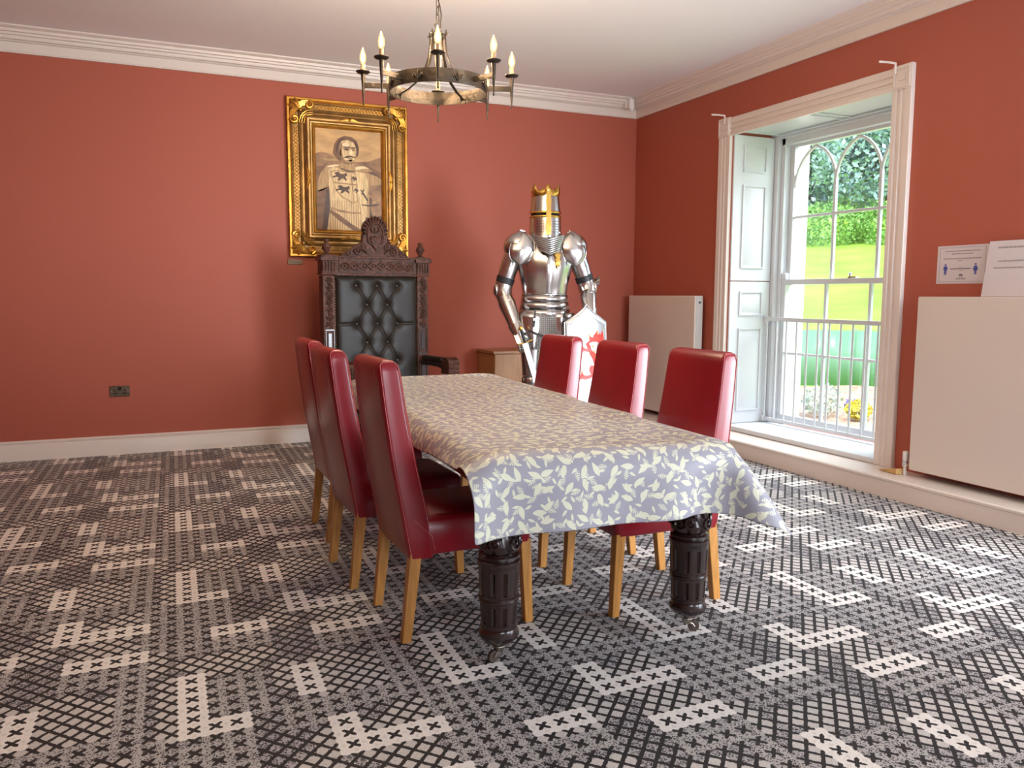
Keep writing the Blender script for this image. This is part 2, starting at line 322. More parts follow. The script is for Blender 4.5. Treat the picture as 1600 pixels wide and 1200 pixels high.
# ------------------------------------------------------------------ window
win = empty('window_1', (0, 0, 0), kind='structure')
Y0, Y1, SX = 4.11, 5.78, 5.14
T, Wm = MT['trim'], MT['white']
def casing_v(y, sgn):
    mb = MB(); # fluted upright
    pr_ = [(0, 0), (0, .030), (.03, .030), (.036, .020), (.052, .020), (.058, .030), (.072, .030), (.078, .020), (.094, .020), (.100, .030), (.145, .030), (.150, .022), (.150, 0)]
    mb.prism([(a, b) for a, b in pr_], lambda a, b, t: (XR-b, y+sgn*a, t), .136, 2.655)
    return mb
casing_v(Y0, -1).build('casing', T, win); casing_v(Y1, 1).build('casing', T, win)
mb = MB(); pr_ = [(0, 0), (0, .030), (.03, .030), (.036, .020), (.052, .020), (.058, .030), (.072, .030), (.078, .020), (.094, .020), (.100, .030), (.145, .030), (.150, .022), (.150, 0)]
mb.prism(pr_, lambda a, b, t: (XR-b, t, 2.655+a), Y0, Y1); mb.build('casing', T, win)
for y in (Y0-.15, Y1):
    mb = box(XR-.036, XR, y, y+.15, 2.655, 2.81); mb.box(XR-.044, XR-.036, y+.01, y+.14, 2.665, 2.68).box(XR-.044, XR-.036, y+.01, y+.14, 2.785, 2.80).box(XR-.044, XR-.036, y+.01, y+.025, 2.68, 2.785).box(XR-.044, XR-.036, y+.125, y+.14, 2.68, 2.785).box(XR-.041, XR-.036, y+.05, y+.1, 2.71, 2.755)
    mb.build('corner_block', T, win, bevel=.002)
box(XR-.02, SX-.03, Y0, Y1, .136, .175).build('sill', Wm, win, bevel=.006)
# outer shell of the reveal
box(SX+.06, XR+WT+.06, Y0-.05, Y1+.0, .02, .13).build('stone_sill', MT['stone'], win, bevel=.01)
box(SX+.06, XR+WT+.01, Y1-.12, Y1, .13, 2.72).build('outer_reveal', MT['stone'], win)
box(SX+.06, XR+WT+.01, Y0, Y0+.12, .13, 2.72).build('outer_reveal', MT['stone'], win)
# soffit with two sunk panels
mb = box(XR, SX, Y0, Y1, 2.69, 2.705)
def framebars(mb, f, u0, u1, v0, v1, w_, t): # raised moulding round a panel, f(u,v,w)->xyz
    for a, b, c, d in ((u0, u1, v0, v0+w_), (u0, u1, v1-w_, v1), (u0, u0+w_, v0+w_, v1-w_), (u1-w_, u1, v0+w_, v1-w_)):
        mb.prism([(a, c), (b, c), (b, d), (a, d)], f, 0, t)
for a, b in ((Y0+.06, 4.91), (4.98, Y1-.06)): framebars(mb, lambda u, v, w_: (v, u, 2.69-w_), a, b, XR+.06, SX-.07, .016, .012)
mb.box(SX-.05, SX+.01, Y0, Y1, 2.655, 2.69).box(SX-.09, SX-.05, Y0, Y1, 2.675, 2.69); mb.build('soffit_panel', Wm, win)
# jamb linings and box frame
for y, s in ((Y1, -1), (Y0, 1)):
    a, b = sorted((y, y+s*.06)); box(SX-.06, SX+.09, a, b, .17, 2.69).build('box_frame', Wm, win, bevel=.004)
    a, b = sorted((y+s*.06, y+s*.10)); box(SX-.02, SX+.09, a, b, .17, 2.69).build('box_frame', Wm, win, bevel=.003)
box(SX-.02, SX+.09, Y0+.06, Y1-.06, 2.60, 2.69).build('box_frame', Wm, win, bevel=.003)
# sashes: yA..yB
yA, yB = Y0+.10, Y1-.10
def sash(name, x, z0, z1, arch):
    e = bpy.data.objects.new(name, None); COL.objects.link(e); e.parent = win
    fr = MB(); fr.box(x, x+.045, yA, yA+.045, z0, z1).box(x, x+.045, yB-.045, yB, z0, z1).box(x-.002, x+.047, yA, yB, z0, z0+(.045 if arch else .08)).box(x-.002, x+.047, yA, yB, z1-.045, z1)
    fr.build('sash_rail', Wm, e, bevel=.004)
    a, b = yA+.045, yB-.045; st = (b-a)/3; zm = 1.98 if arch else .80
    for k in (1, 2):
        y = a+st*k; box(x+.008, x+.037, y-.013, y+.013, z0+.04, (2.27 if arch else z1-.04)).build('glazing_bar', Wm, e, bevel=.004)
    box(x+.009, x+.036, a, b, zm-.011, zm+.011).build('glazing_bar', Wm, e, bevel=.004)
    if arch:
        for k in range(3):
            ya, yb = a+st*k, a+st*(k+1); mid = (ya+yb)/2; zt, zs = z1-.06, 2.24; hw = st/2
            for s in (-1, 1):
                # pointed arch: arc from springing (mid - s*hw, zs) to apex, centred on the far side
                hh = zt-zs; Rr = (hh*hh+hw*hw)/(2*hw); cx = mid-s*hw+s*Rr; th = math.asin(min(1, hh/Rr)); pts = []
                for q in range(13): t = th*q/12; pts.append((x+.022, cx-s*Rr*math.cos(t), zs+Rr*math.sin(t)))
                mb = MB(); mb.tube(pts, .017, 6, flat=.75, up=(1, 0, 0)); mb.build('arched_glazing_bar', Wm, e)
    for k in range(3):
        ya, yb = a+st*k+.01, a+st*(k+1)-.01
        for c, d in ((z0+.04, zm), (zm, z1-.04)): box(x+.020, x+.024, ya, yb, c, d).build('pane', MT['glass'], e)
    return e
sash('upper_sash', SX+.045, 1.40, 2.62, True); sash('lower_sash', SX-.005, .175, 1.445, False)
mb = MB(); mb.lathe([(.018, 0), (.018, .006), (.008, .010), (.008, .030), (.016, .034), (.016, .040), (.002, .046)], 12, (SX+.015, 4.93, 1.445)); mb.box(SX, SX+.03, 4.86, 4.94, 1.447, 1.457); mb.build('sash_lock', MT['chrome'], win)
mb = MB(); mb.box(SX-.012, SX+.03, yB-.05, yB, 1.445, 1.50); mb.build('sash_horn', Wm, win, bevel=.008)
# folded shutter boards in the reveals
def shutter(y, s):
    e = empty('window_shutter', (0, 0, 0)); f0 = y+s*.018
    f = lambda u, v, w_: (u, f0+s*w_, v)
    xa, xb = XR+.012, SX-.065
    for z0, z1, panels in ((1.432, 2.665, ((2.36, 2.58), (1.54, 2.25))), (.178, 1.424, ((1.13, 1.34), (.29, 1.02)))):
        lb = MB(); a, b = sorted((f0, y)); lb.box(xa, xb, a, b, z0, z1); lf = lb.build('shutter_leaf', Wm, e, bevel=.003)
        for c, d in panels:
            p = MB(); framebars(p, f, xa+.10, xb-.085, c, d, .012, .010)
            u0, u1 = xa+.125, xb-.11; vs_ = [f(u0, c+.025, .0), f(u1, c+.025, .0), f(u1, d-.025, .0), f(u0, d-.025, .0), f(u0+.03, c+.055, .010), f(u1-.03, c+.055, .010), f(u1-.03, d-.055, .010), f(u0+.03, d-.055, .010)]
            p.add(vs_, [(0, 1, 5, 4), (1, 2, 6, 5), (2, 3, 7, 6), (3, 0, 4, 7), (4, 5, 6, 7)]); p.build('raised_panel', Wm, lf)
    return e
tag(shutter(Y1, -1), 'white panelled shutter folded into the far side of the window reveal', 'shutter', 'window shutters')
tag(shutter(Y0, 1), 'white panelled shutter folded into the near side of the window reveal', 'shutter', 'window shutters')
gd = empty('window_guard', (5.04, 4.945, .175), label='white metal safety guard with upright bars across the lower window', cat='railing')
gx = 0
MB().box(-.012, .012, -.815, .815, .905, .940).build('top_rail', MT['white'], gd, bevel=.004)
MB().box(-.010, .010, -.815, .815, .020, .050).build('bottom_rail', MT['white'], gd, bevel=.003)
b0 = None
for k in range(14):
    y = -.79+1.58*k/13
    if b0 is None: b0 = MB().tube([(0, 0, .045), (0, 0, .91)], .0085, 8).build('bar', MT['white'], gd)
    else:
        b1 = b0.copy(); COL.objects.link(b1); b1.parent = gd; b1.location.y = y; continue
    b0.location.y = y
for y in (-.80, .80):
    for z in (.035, .92): MB().box(-.02, .02, y-.012, y+.012, z-.03, z+.03).build('wall_bracket', MT['white'], gd, bevel=.003)
# ------------------------------------------------------------------ window-side fittings
def hook(y, label):
    mb = MB(); mb.tube([(0, 0, -.05), (0, 0, .012), (-.004, 0, .018)], .0075, 8); mb.tube([(0, 0, .016), (-.06, .012, .020), (-.12, .025, .020)], .0075, 8)
    return tag(mb.build('curtain_hook', MT['trim'], loc=(XR-.05, y, 2.81)), label, 'hook', 'curtain hooks')
hook(5.83, 'cream curtain hook on the window casing corner nearer the room corner'); hook(4.08, 'cream curtain hook on the window casing corner nearer the paper notices')
mb = MB(); mb.box(-.028, .028, -.03, .03, .02, .12).box(-.017, .017, -.034, -.01, 0, .03); tag(mb.build('alarm_sensor', MT['plastic'], bevel=.008, loc=(4.45, 7.13, 3.105)), 'small white alarm sensor on the cornice in the room corner', 'sensor')
box(4.41, 4.49, YB-.13, YB-.10, 3.14, 3.2).build('mounting_plate', MT['plastic'], None)
bpy.data.objects['mounting_plate'].parent = bpy.data.objects['alarm_sensor']; bpy.data.objects['mounting_plate'].location = (-4.45, -7.13, -3.105)
def radiator(ya, yb, label, valve_y):
    L = yb-ya; r = empty('radiator', (XR, ya, .135), label=label, cat='radiator', group='panel radiators')
    z0, z1 = .045, 1.165
    MB().box(-.135, -.118, 0, L, z0, z1).build('front_panel', MT['rad'], r, bevel=.006)
    MB().box(-.050, -.038, .01, L-.01, z0, z1-.01).build('rear_panel', MT['rad'], r, bevel=.004)
    for y in (0.0, L-.012): 
        s = MB().box(-.118, -.050, y, y+.012, z0+.02, z1).build('side_cover', MT['radside'], r, bevel=.002)
        mb = MB(); mb.ball((-.083, y+(-.001 if y == 0 else .013), z1-.06), .012, 8, 5); mb.build('bleed_plug', MT['inkdark'], s)
    g = MB(); n = int(L/.03)
    g.box(-.118, -.05, .012, L-.012, z1-.012, z1-.006)
    for k in range(n): g.box(-.112, -.056, .02+k*.03, .03+k*.03, z1-.006, z1)
    g.build('top_grille', MT['rad'], r)
    for y in (.12, L-.12): MB().box(-.038, .0, y-.015, y+.015, .2, .9).build('wall_bracket', MT['radside'], r)
    v = MB(); v.tube([(-.105, valve_y, .0), (-.105, valve_y, .05)], .012, 10); vv = v.build('valve_tail', MT['plastic'], r)
    v = MB(); v.lathe([(.016, .05), (.018, .06), (.018, .085), (.012, .09)], 12, (-.105, valve_y, 0)); v.tube([(-.105, valve_y, .07), (-.105, valve_y+(.03 if valve_y < L/2 else -.03), .07)], .011, 8); v.build('valve_body', MT['chrome'], r)
    v = MB(); v.lathe([(.017, .09), (.019, .1), (.019, .15), (.015, .156), (.001, .158)], 12, (-.105, valve_y, 0)); v.build('valve_cap', MT['plastic'], r)
    return r
radiator(6.06, 7.16, 'cream panel radiator in the room corner beyond the window', 1.125)
# the near radiator carries its valve at the window end (its far end in y)
radiator(2.25, 3.735, 'long cream panel radiator below the paper notices', 1.535)
wd = MB(); wd.add([(0, 0, 0), (.05, 0, 0), (.05, .16, 0), (0, .16, 0), (0, 0, .038), (.05, 0, .038), (.05, .16, .004), (0, .16, .004)], [(3, 2, 1, 0), (4, 5, 6, 7), (0, 1, 5, 4), (2, 3, 7, 6), (1, 2, 6, 5), (0, 4, 7, 3)])
wd = tag(wd.build('door_wedge', MT['wedge'], loc=(4.46, 3.80, .1365), bevel=.002), 'pale wooden door wedge lying on the ledge by the window casing', 'wedge'); wd.rotation_euler.z = -.15
# notices
def sheet(name, label, loc, rot, w_, h_, draw):
    e = empty(name, loc, 0, label=label, cat='notice', group='paper notices'); e.rotation_euler = rot
    MB().box(-.001, .0, -w_, 0, 0, h_).build('paper_sheet', MT['paper'], e)
    draw(e); return e
def bar(mb, y0, y1, z0, z1): mb.box(-.0022, -.0011, -y1, -y0, z0, z1)
def textline(mb, y0, y1, z, h_):     # a line of print too small to read: short word marks
    y = y0
    while y < y1:
        wv = random.uniform(.006, .016); e_ = min(y+wv, y1); bar(mb, y, e_, z, z+h_); y = e_+.0035
def notice1(e):
    m = MB(); 
    for a, b, c, d in ((.018, .332, .012, .0145), (.018, .332, .222, .2245), (.018, .0205, .012, .224), (.3295, .332, .012, .224)): bar(m, a, b, c, d)
    textline(m, .055, .295, .198, .007); textline(m, .10, .25, .181, .007); textline(m, .045, .305, .152, .007); textline(m, .145, .18, .138, .006)
    textline(m, .155, .185, .101, .004); textline(m, .155, .185, .080, .004); textline(m, .14, .205, .026, .010); textline(m, .16, .185, .040, .006)
    tag(m.build('printed_text', MT['ink'], e), kind='stuff')
    m = MB(); bar(m, .095, .235, .0905, .0945); m.prism([(.155, .050), (.185, .050), (.180, .058), (.160, .058)], lambda u, v, w_: (-.0011-w_, -u, v), 0, .0012); m.build('printed_line', MT['inkdark'], e)
    for cy, dress in ((.062, 0), (.268, 1)):
        m = MB(); f = lambda u, v, w_, cy=cy: (-.0011-w_, -(cy+u), v)
        m.prism([(.006*math.cos(t*PI/5), .118+.006*math.sin(t*PI/5)) for t in range(10)], f, 0, .0013)
        if dress: m.prism([(-.008, .109), (.008, .109), (.016, .088), (.013, .084), (.009, .094), (.012, .078), (.007, .078), (.007, .055), (.002, .055), (.001, .078), (-.001, .078), (-.002, .055), (-.007, .055), (-.007, .078), (-.012, .078), (-.009, .094), (-.013, .084), (-.016, .088)], f, 0, .0013)
        else: m.prism([(-.010, .109), (.010, .109), (.016, .088), (.013, .084), (.008, .098), (.008, .056), (.002, .056), (.001, .080), (-.001, .080), (-.002, .056), (-.008, .056), (-.008, .098), (-.013, .084), (-.016, .088)], f, 0, .0013)
        m.build('printed_figure', MT['inkblue'], e)
def notice2(e):
    m = MB(); textline(m, .05, .36, .41, .010); textline(m, .07, .33, .33, .009); textline(m, .05, .36, .285, .009); tag(m.build('printed_text', MT['ink'], e), kind='stuff')
sheet('paper_notice', 'landscape notice with two blue figures and a distance line, taped above the long radiator', (XR-.001, 3.717, 1.381), (0, 0, 0), .349, .236, notice1)
sheet('paper_notice', 'portrait paper notice leaning on the long radiator beside the blue figure notice', (XR-.085, 3.352, 1.300), (0, math.radians(12), 0), .42, .335, lambda e: notice2s(e)) if False else None
def notice2s(e):
    m = MB(); textline(m, .06, .36, .285, .010); textline(m, .07, .33, .205, .009); textline(m, .05, .36, .165, .009); tag(m.build('printed_text', MT['ink'], e), kind='stuff')
n2 = sheet('paper_notice', 'larger paper notice leaning on top of the long radiator, edge cut by the frame', (XR-.07, 3.352, 1.302), (0, math.radians(9), 0), .42, .33, notice2s)
n2.rotation_euler.x = math.radians(0)
# socket, plaque
so_ = empty('wall_socket', (-.215, YB, .515), label='small double wall socket low on the terracotta wall', cat='socket')
MB().box(-.073, .073, -.010, 0, -.043, .043).build('face_plate', MT['brass'], so_, bevel=.002)
for x in (-.037, .037):
    MB().box(x-.011, x+.011, -.0125, -.010, -.021, -.013).box(x-.004, x+.004, -.0125, -.010, .0, .014).box(x+.006 if x < 0 else x-.018, x+.018 if x < 0 else x-.006, -.0125, -.010, -.021, -.013).build('pin_hole', MT['dark'], so_)
MB().box(-.012, .012, -.016, -.010, .010, .034).build('rocker_switch', MT['dark'], so_, bevel=.001)
for x in (-.060, .060):
    mb = MB(); mb.ball((x, -.0105, 0), .0045, 8, 4); mb.build('screw', MT['chrome'], so_)
mb = MB().box(-.062, .062, -.008, 0, -.021, .021); pq = tag(mb.build('brass_plaque', MT['brass'], bevel=.002, loc=(1.198, YB, 1.575)), 'small brass plaque on the wall beneath the gilt frame', 'plaque')
mb = MB(); 
for z in (.006, -.001, -.008): mb.box(-.04, .04, -.0088, -.0081, z, z+.003)
mb.build('engraved_text', MT['inkdark'], pq)
# ------------------------------------------------------------------ gilt picture frame with portrait
fx0, fx1, fz0, fz1 = 1.150, 2.205, 1.622, 2.958
PW, PH = fx1-fx0, fz1-fz0
pf = empty('framed_portrait', (fx0, YB-.001, fz0), label='sepia portrait of a moustached knight in a broad gilt frame', cat='painting')
BW = .238   # frame width
def ring(d, h): return [(d, -h, d), (PW-d, -h, d), (PW-d, -h, PH-d), (d, -h, PH-d)]
def sweep(prof): 
    mb = MB(); mb.loft([ring(d, h) for d, h in prof], cap=False); return mb
sweep([(0, 0), (0, .035), (.006, .042), (.022, .042), (.027, .034), (.030, .030)]).build('outer_moulding', MT['goldbright'], pf, ang=25)
sweep([(.030, .0), (.030, .032), (.040, .040), (.048, .036), (.052, .030), (.095, .034), (.100, .044), (.110, .048), (.118, .042), (.122, .034), (.135, .036), (.150, .052), (.168, .062), (.182, .060), (.190, .050), (.196, .052), (.204, .050), (.210, .040)]).build('carved_moulding', MT['golddark'], pf, ang=22)
sweep([(.206, .0), (.208, .050), (.214, .056), (.226, .050), (BW, .030), (BW, .012)]).build('inner_slip', MT['goldbright'], pf, ang=22)
def lattice(u0, u1, v0, v1, horiz):
    mb = MB(); p = .030; L = (u1-u0) if horiz else (v1-v0); Wd = (v1-v0) if horiz else (u1-u0); n = int(L/p)
    for k in range(n):
        for s in (0, 1):
            a = k*p; A_, B_ = ((a, 0), (a+p, Wd)) if s else ((a, Wd), (a+p, 0))
            P = [(u0+A_[0], -.037, v0+A_[1]), (u0+B_[0], -.037, v0+B_[1])] if horiz else [(u0+A_[1], -.037, v0+A_[0]), (u0+B_[1], -.037, v0+B_[0])]
            mb.tube(P, .0025, 5)
    mb.build('lattice_band', MT['gold'], pf)
lattice(.20, PW-.20, .055, .092, True); lattice(.20, PW-.20, PH-.092, PH-.055, True)
lattice(.055, .092, .22, PH-.22, False); lattice(PW-.092, PW-.055, .22, PH-.22, False)
def corner(cx, cz, sx, sz):
    mb = MB(); P = lambda a, b, h=.055: (cx+sx*a, -h, cz+sz*b)
    # two scrolls curling away from the corner, joined by ribbed bands, with a shell fan in the corner
    for swap in (0, 1):
        q = (lambda a, b, h=.055: P(b, a, h)) if swap else P
        sp_ = spiral(.185, .062, .034, .006, -PI/2, 1.35, 30); mb.tube([q(a, b, .058+.012*i/30) for i, (a, b) in enumerate(sp_)], [.013-.006*i/30 for i in range(31)], 7)
        mb.ball(q(.185, .062, .062), .011, 8, 5)
        for k in range(4):
            o_ = .012*k; mb.tube([q(.185-.0*k, .028+o_*.9, .050), q(.13, .034+o_, .054), q(.09+.3*o_, .06+o_, .057), q(.088+o_*.6, .088+o_*.2, .058)], [.0065, .008, .008, .006], 6)
    for k in range(7):
        t = math.radians(8+k*12.3); L = .095+.018*(k % 2)
        mb.tube([P(.105-.01*math.cos(t), .105-.01*math.sin(t), .060), P(.105-L*.6*math.cos(t), .105-L*.6*math.sin(t), .058), P(.105-L*math.cos(t)*.86, .105-L*math.sin(t)*.86, .046)], [.005, .011, .007], 7)
    for k in range(3): 
        mb.tube([P(.10+.02*k, .215, .055), P(.115+.018*k, .16, .062), P(.135+.012*k, .135+.012*k, .064), P(.16, .115+.018*k, .062), P(.215, .10+.02*k, .055)], [.003, .006, .0075, .006, .003], 7)
    mb.ball(P(.112, .112, .058), .017, 10, 6)
    mb.build('corner_ornament', MT['gold'], pf)
for a, b, c, d in ((0, 0, 1, 1), (PW, 0, -1, 1), (0, PH, 1, -1), (PW, PH, -1, -1)): corner(a, b, c, d)
def midorn(cx, cz, ax):
    mb = MB(); P = lambda a, b, h: (cx+(a if ax == 'x' else b), -h, cz+(b if ax == 'x' else a))
    for s in (-1, 1):
        for k in range(4): mb.tube([P(0, 0, .066), P(s*(.02+.014*k), .012-.006*k, .068), P(s*(.045+.02*k), .016-.011*k, .060)], [.006, .006, .002], 6)
    mb.ball(P(0, 0, .066), .012, 8, 5); mb.build('centre_ornament', MT['gold'], pf)
midorn(PW/2, .165, 'x'); midorn(PW/2, PH-.165, 'x'); midorn(.165, PH/2, 'z'); midorn(PW-.165, PH/2, 'z')
# painted canvas: flat layers of sepia paint
SEP = [mat('sepia_%d' % i, c, .5, bump=.15, bscale=70, var=v, vscale=sc, stretch=st) for i, (c, v, sc, st) in enumerate([
 ((.56, .33, .13), .3, 5, (1, 1, 2.2)), ((.17, .075, .030), .35, 7, (1, 1, 3)), ((.66, .46, .22), .3, 22, (4, 1, .5)), ((.075, .030, .014), .4, 12, (1, 1, 1)), ((.84, .64, .36), .15, 24, (1, 1, 1)), ((.40, .24, .10), .35, 26, (4, 1, .4)), ((.27, .14, .06), .4, 14, (1, 1, 1)), ((.06, .026, .015), .2, 20, (1, 1, 1))])]
cw_, ch_ = PW-2*BW+.02, PH-2*BW+.02
cv = MB()
def PF(u, v, w_): return (BW-.01+cw_*u, -.014-w_, PH-BW+.01-ch_*v)
def paint(poly, k, layer): # poly in the crop's own coordinates
    cv.k = k; cv.prism([((x-90)/640, (y-180)/1000) for x, y in poly], PF, layer*.0004, layer*.0004+.0004)
cv.k = 0; cv.prism([(0, 0), (1, 0), (1, 1), (0, 1)], PF, -.01, 0)
paint([(90, 440), (150, 418), (215, 425), (290, 470), (380, 500), (500, 490), (600, 480), (690, 440), (730, 430), (730, 640), (90, 640)], 6, 1)
paint([(90, 560), (300, 540), (600, 530), (730, 590), (730, 1180), (90, 1180)], 1, 2)
paint([(150, 480), (360, 470), (420, 486), (200, 500)], 5, 2)
paint([(610, 560), (730, 650), (730, 1180), (560, 1180), (520, 900)], 3, 3)
# sleeves / arm
paint([(205, 545), (150, 610), (118, 700), (112, 800), (160, 790), (225, 745), (240, 600)], 5, 3)
paint([(120, 790), (225, 745), (230, 1000), (200, 1180), (105, 1180), (108, 900)], 1, 3)
paint([(195, 780), (238, 760), (230, 1180), (150, 1180)], 7, 4)
# tunic
paint([(215, 560), (330, 525), (480, 560), (520, 640), (515, 900), (545, 1180), (195, 1180), (230, 940), (222, 760)], 2, 5)
for x in range(225, 530, 22): paint([(x, 880), (x+7, 880), (x+9, 1175), (x-2, 1175)], 5, 6)
paint([(232, 600), (300, 580), (480, 600), (490, 880), (445, 905), (340, 850), (270, 770)], 5, 6)
paint([(243, 610), (300, 592), (470, 610), (478, 870), (445, 890), (350, 838), (282, 765)], 2, 7)
def lion(x, y, s):
    paint([(x-.55*s, y-.35*s), (x-.2*s, y-.5*s), (x+.05*s, y-.3*s), (x+.35*s, y-.28*s), (x+.62*s, y-.45*s), (x+.72*s, y-.15*s), (x+.5*s, y+.02*s), (x+.66*s, y+.22*s), (x+.6*s, y+.44*s), (x+.4*s, y+.25*s), (x+.2*s, y+.15*s), (x-.05*s, y+.42*s), (x-.3*s, y+.40*s), (x-.12*s, y+.12*s), (x-.35*s, y+.05*s), (x-.7*s, y+.18*s), (x-.75*s, y-.0*s), (x-.4*s, y-.1*s)], 3, 8)
lion(325, 645, 95); lion(350, 770, 90); lion(462, 660, 50); lion(480, 775, 48)
paint([(425, 612), (433, 612), (452, 885), (444, 885)], 6, 8); paint([(262, 700), (478, 712), (478, 722), (266, 712)], 6, 8)
paint([(235, 945), (320, 970), (420, 985), (515, 985), (515, 1000), (420, 1003), (310, 990), (233, 962)], 6, 8)
paint([(232, 965), (300, 1010), (420, 1100), (520, 1160), (515, 1180), (430, 1160), (300, 1070), (225, 1000)], 1, 9)
paint([(236, 966), (300, 1008), (310, 1016), (236, 975)], 4, 9)
# cloak over the shoulders
paint([(190, 555), (260, 530), (330, 522), (345, 545), (420, 565), (470, 530), (560, 525), (640, 580), (560, 585), (480, 592), (415, 592), (330, 570), (260, 555), (215, 580)], 5, 9)
paint([(200, 552), (280, 532), (325, 530), (300, 545), (230, 560)], 4, 10); paint([(470, 545), (540, 530), (600, 548), (540, 556), (470, 575)], 4, 10)
paint([(330, 560), (400, 580), (470, 584), (470, 592), (400, 596), (330, 574)], 3, 10)
# shield at his side
paint([(472, 586), (580, 590), (680, 625), (728, 655), (728, 700), (640, 740), (600, 830), (600, 1000), (590, 1060), (560, 1120), (535, 1080), (510, 900), (485, 700)], 5, 10)
paint([(480, 592), (560, 596), (590, 690), (575, 860), (575, 1010), (545, 1080), (520, 900), (495, 720)], 2, 11)
paint([(472, 586), (482, 586), (545, 1095), (538, 1090)], 4, 12)
paint([(600, 720), (728, 700), (728, 1000), (640, 1060), (605, 930), (625, 860), (590, 800)], 6, 11)
paint([(515, 760), (530, 775), (545, 755), (555, 760), (540, 785), (552, 800), (590, 870), (575, 870), (540, 815), (522, 800), (528, 785), (512, 772)], 7, 12)
paint([(520, 905), (600, 910), (660, 895), (700, 905), (640, 918), (600, 925), (520, 915)], 7, 12)
paint([(620, 880), (680, 850), (720, 800), (690, 870), (640, 905)], 5, 12)
paint([(555, 1040), (580, 1030), (600, 1060), (570, 1075)], 7, 12)
# head
paint([(262, 420), (275, 340), (310, 280), (370, 248), (440, 255), (490, 290), (508, 360), (500, 430), (478, 452), (350, 490), (320, 492), (285, 460)], 1, 9)
paint([(335, 480), (462, 470), (465, 535), (400, 572), (345, 545)], 5, 10)
paint([(322, 395), (322, 340), (345, 300), (400, 285), (455, 310), (476, 350), (480, 400), (472, 450), (450, 492), (410, 505), (365, 490), (335, 460)], 2, 11)
paint([(322, 345), (345, 310), (352, 345), (345, 420), (362, 470), (385, 500), (350, 482), (332, 445)], 6, 12)
paint([(352, 345), (420, 345), (470, 352), (474, 395), (440, 385), (400, 392), (362, 388)], 5, 11.5); paint([(380, 480), (450, 474), (462, 482), (448, 496), (412, 506), (385, 500)], 5, 12)
paint([(300, 330), (330, 285), (380, 262), (340, 300), (315, 350), (300, 420), (285, 400)], 3, 11); paint([(455, 275), (492, 320), (500, 400), (486, 440), (482, 360)], 3, 12)
paint([(345, 330), (395, 305), (420, 330), (400, 352), (355, 355)], 4, 12)
paint([(420, 375), (434, 375), (448, 415), (436, 425), (415, 422)], 4, 12)
paint([(358, 350), (415, 355), (418, 366), (362, 360)], 7, 12); paint([(432, 358), (476, 350), (474, 362), (436, 368)], 7, 12)
paint([(372, 372), (392, 368), (408, 374), (404, 388), (380, 386)], 7, 12); paint([(440, 376), (458, 372), (466, 380), (452, 388)], 7, 12)
paint([(358, 462), (385, 442), (425, 436), (462, 444), (476, 458), (450, 455), (425, 452), (400, 462)], 3, 12)
paint([(405, 462), (445, 460), (440, 470), (412, 471)], 3, 12); paint([(400, 476), (445, 476), (430, 494), (408, 492)], 4, 12)
paint([(322, 395), (335, 370), (340, 440), (332, 450)], 6, 12)
paint([(330, 470), (360, 492), (400, 508), (455, 495), (462, 505), (400, 525), (345, 510)], 6, 12)
cv.build('painted_canvas', SEP, pf, ang=10)
# ------------------------------------------------------------------ chandelier
ch = empty('chandelier', (1.41, 4.10, 0), label='round wrought iron chandelier with eight lit candle bulbs hanging over the table', cat='chandelier')
I = MT['iron']; RZ = 2.352; RR = .250
MB().lathe([(.001, ZC), (.06, ZC), (.06, ZC-.006), (.045, ZC-.022), (.012, ZC-.034), (.004, ZC-.036)], 24).build('ceiling_rose', I, ch)
lk = MB(); pts = []
for k in range(16):
    t = 2*PI*k/16; pts.append((.0085*math.cos(t), 0, .013*math.sin(t)+(.009 if math.sin(t) > 0 else -.009)))
lk.tube(pts, .0024, 6, closed=True); z = 2.690; first = None; k = 0
while z < ZC-.04:
    o = lk.build('chain_link', I, ch) if first is None else first.copy()
    if first is None: first = o
    else: COL.objects.link(o); o.parent = ch
    o.location = (0, 0, z); o.rotation_euler.z = (PI/2)*(k % 2)+.3; z += .0365; k += 1
MB().tube([(.012*math.sin(q*.9)+.006, .006*math.cos(q*1.3), 2.62+(ZC-2.65)*q/14) for q in range(15)], .0028, 6).build('cable', I, ch)
hb = MB(); hb.tube([(.015*math.cos(t*PI/8), 0, 2.652+.015*math.sin(t*PI/8)) for t in range(16)], .003, 6, closed=True); hb.build('hanging_ring', I, ch)
MB().lathe([(.001, 2.640), (.012, 2.636), (.020, 2.625), (.021, 2.58), (.018, 2.57), (.018, 2.43), (.022, 2.425), (.020, 2.415), (.001, 2.405)], 16).build('centre_column', I, ch)
rg = MB(); n = 64; prof = [(RR, RZ-.033), (RR, RZ+.033), (RR-.005, RZ+.033), (RR-.005, RZ-.033)]
rg.loft([[(r*math.cos(2*PI*k/n), r*math.sin(2*PI*k/n), z) for r, z in prof] for k in range(n)]+[[(r*math.cos(0), r*math.sin(0), z) for r, z in prof]], cap=False); rg.build('hoop', I, ch)
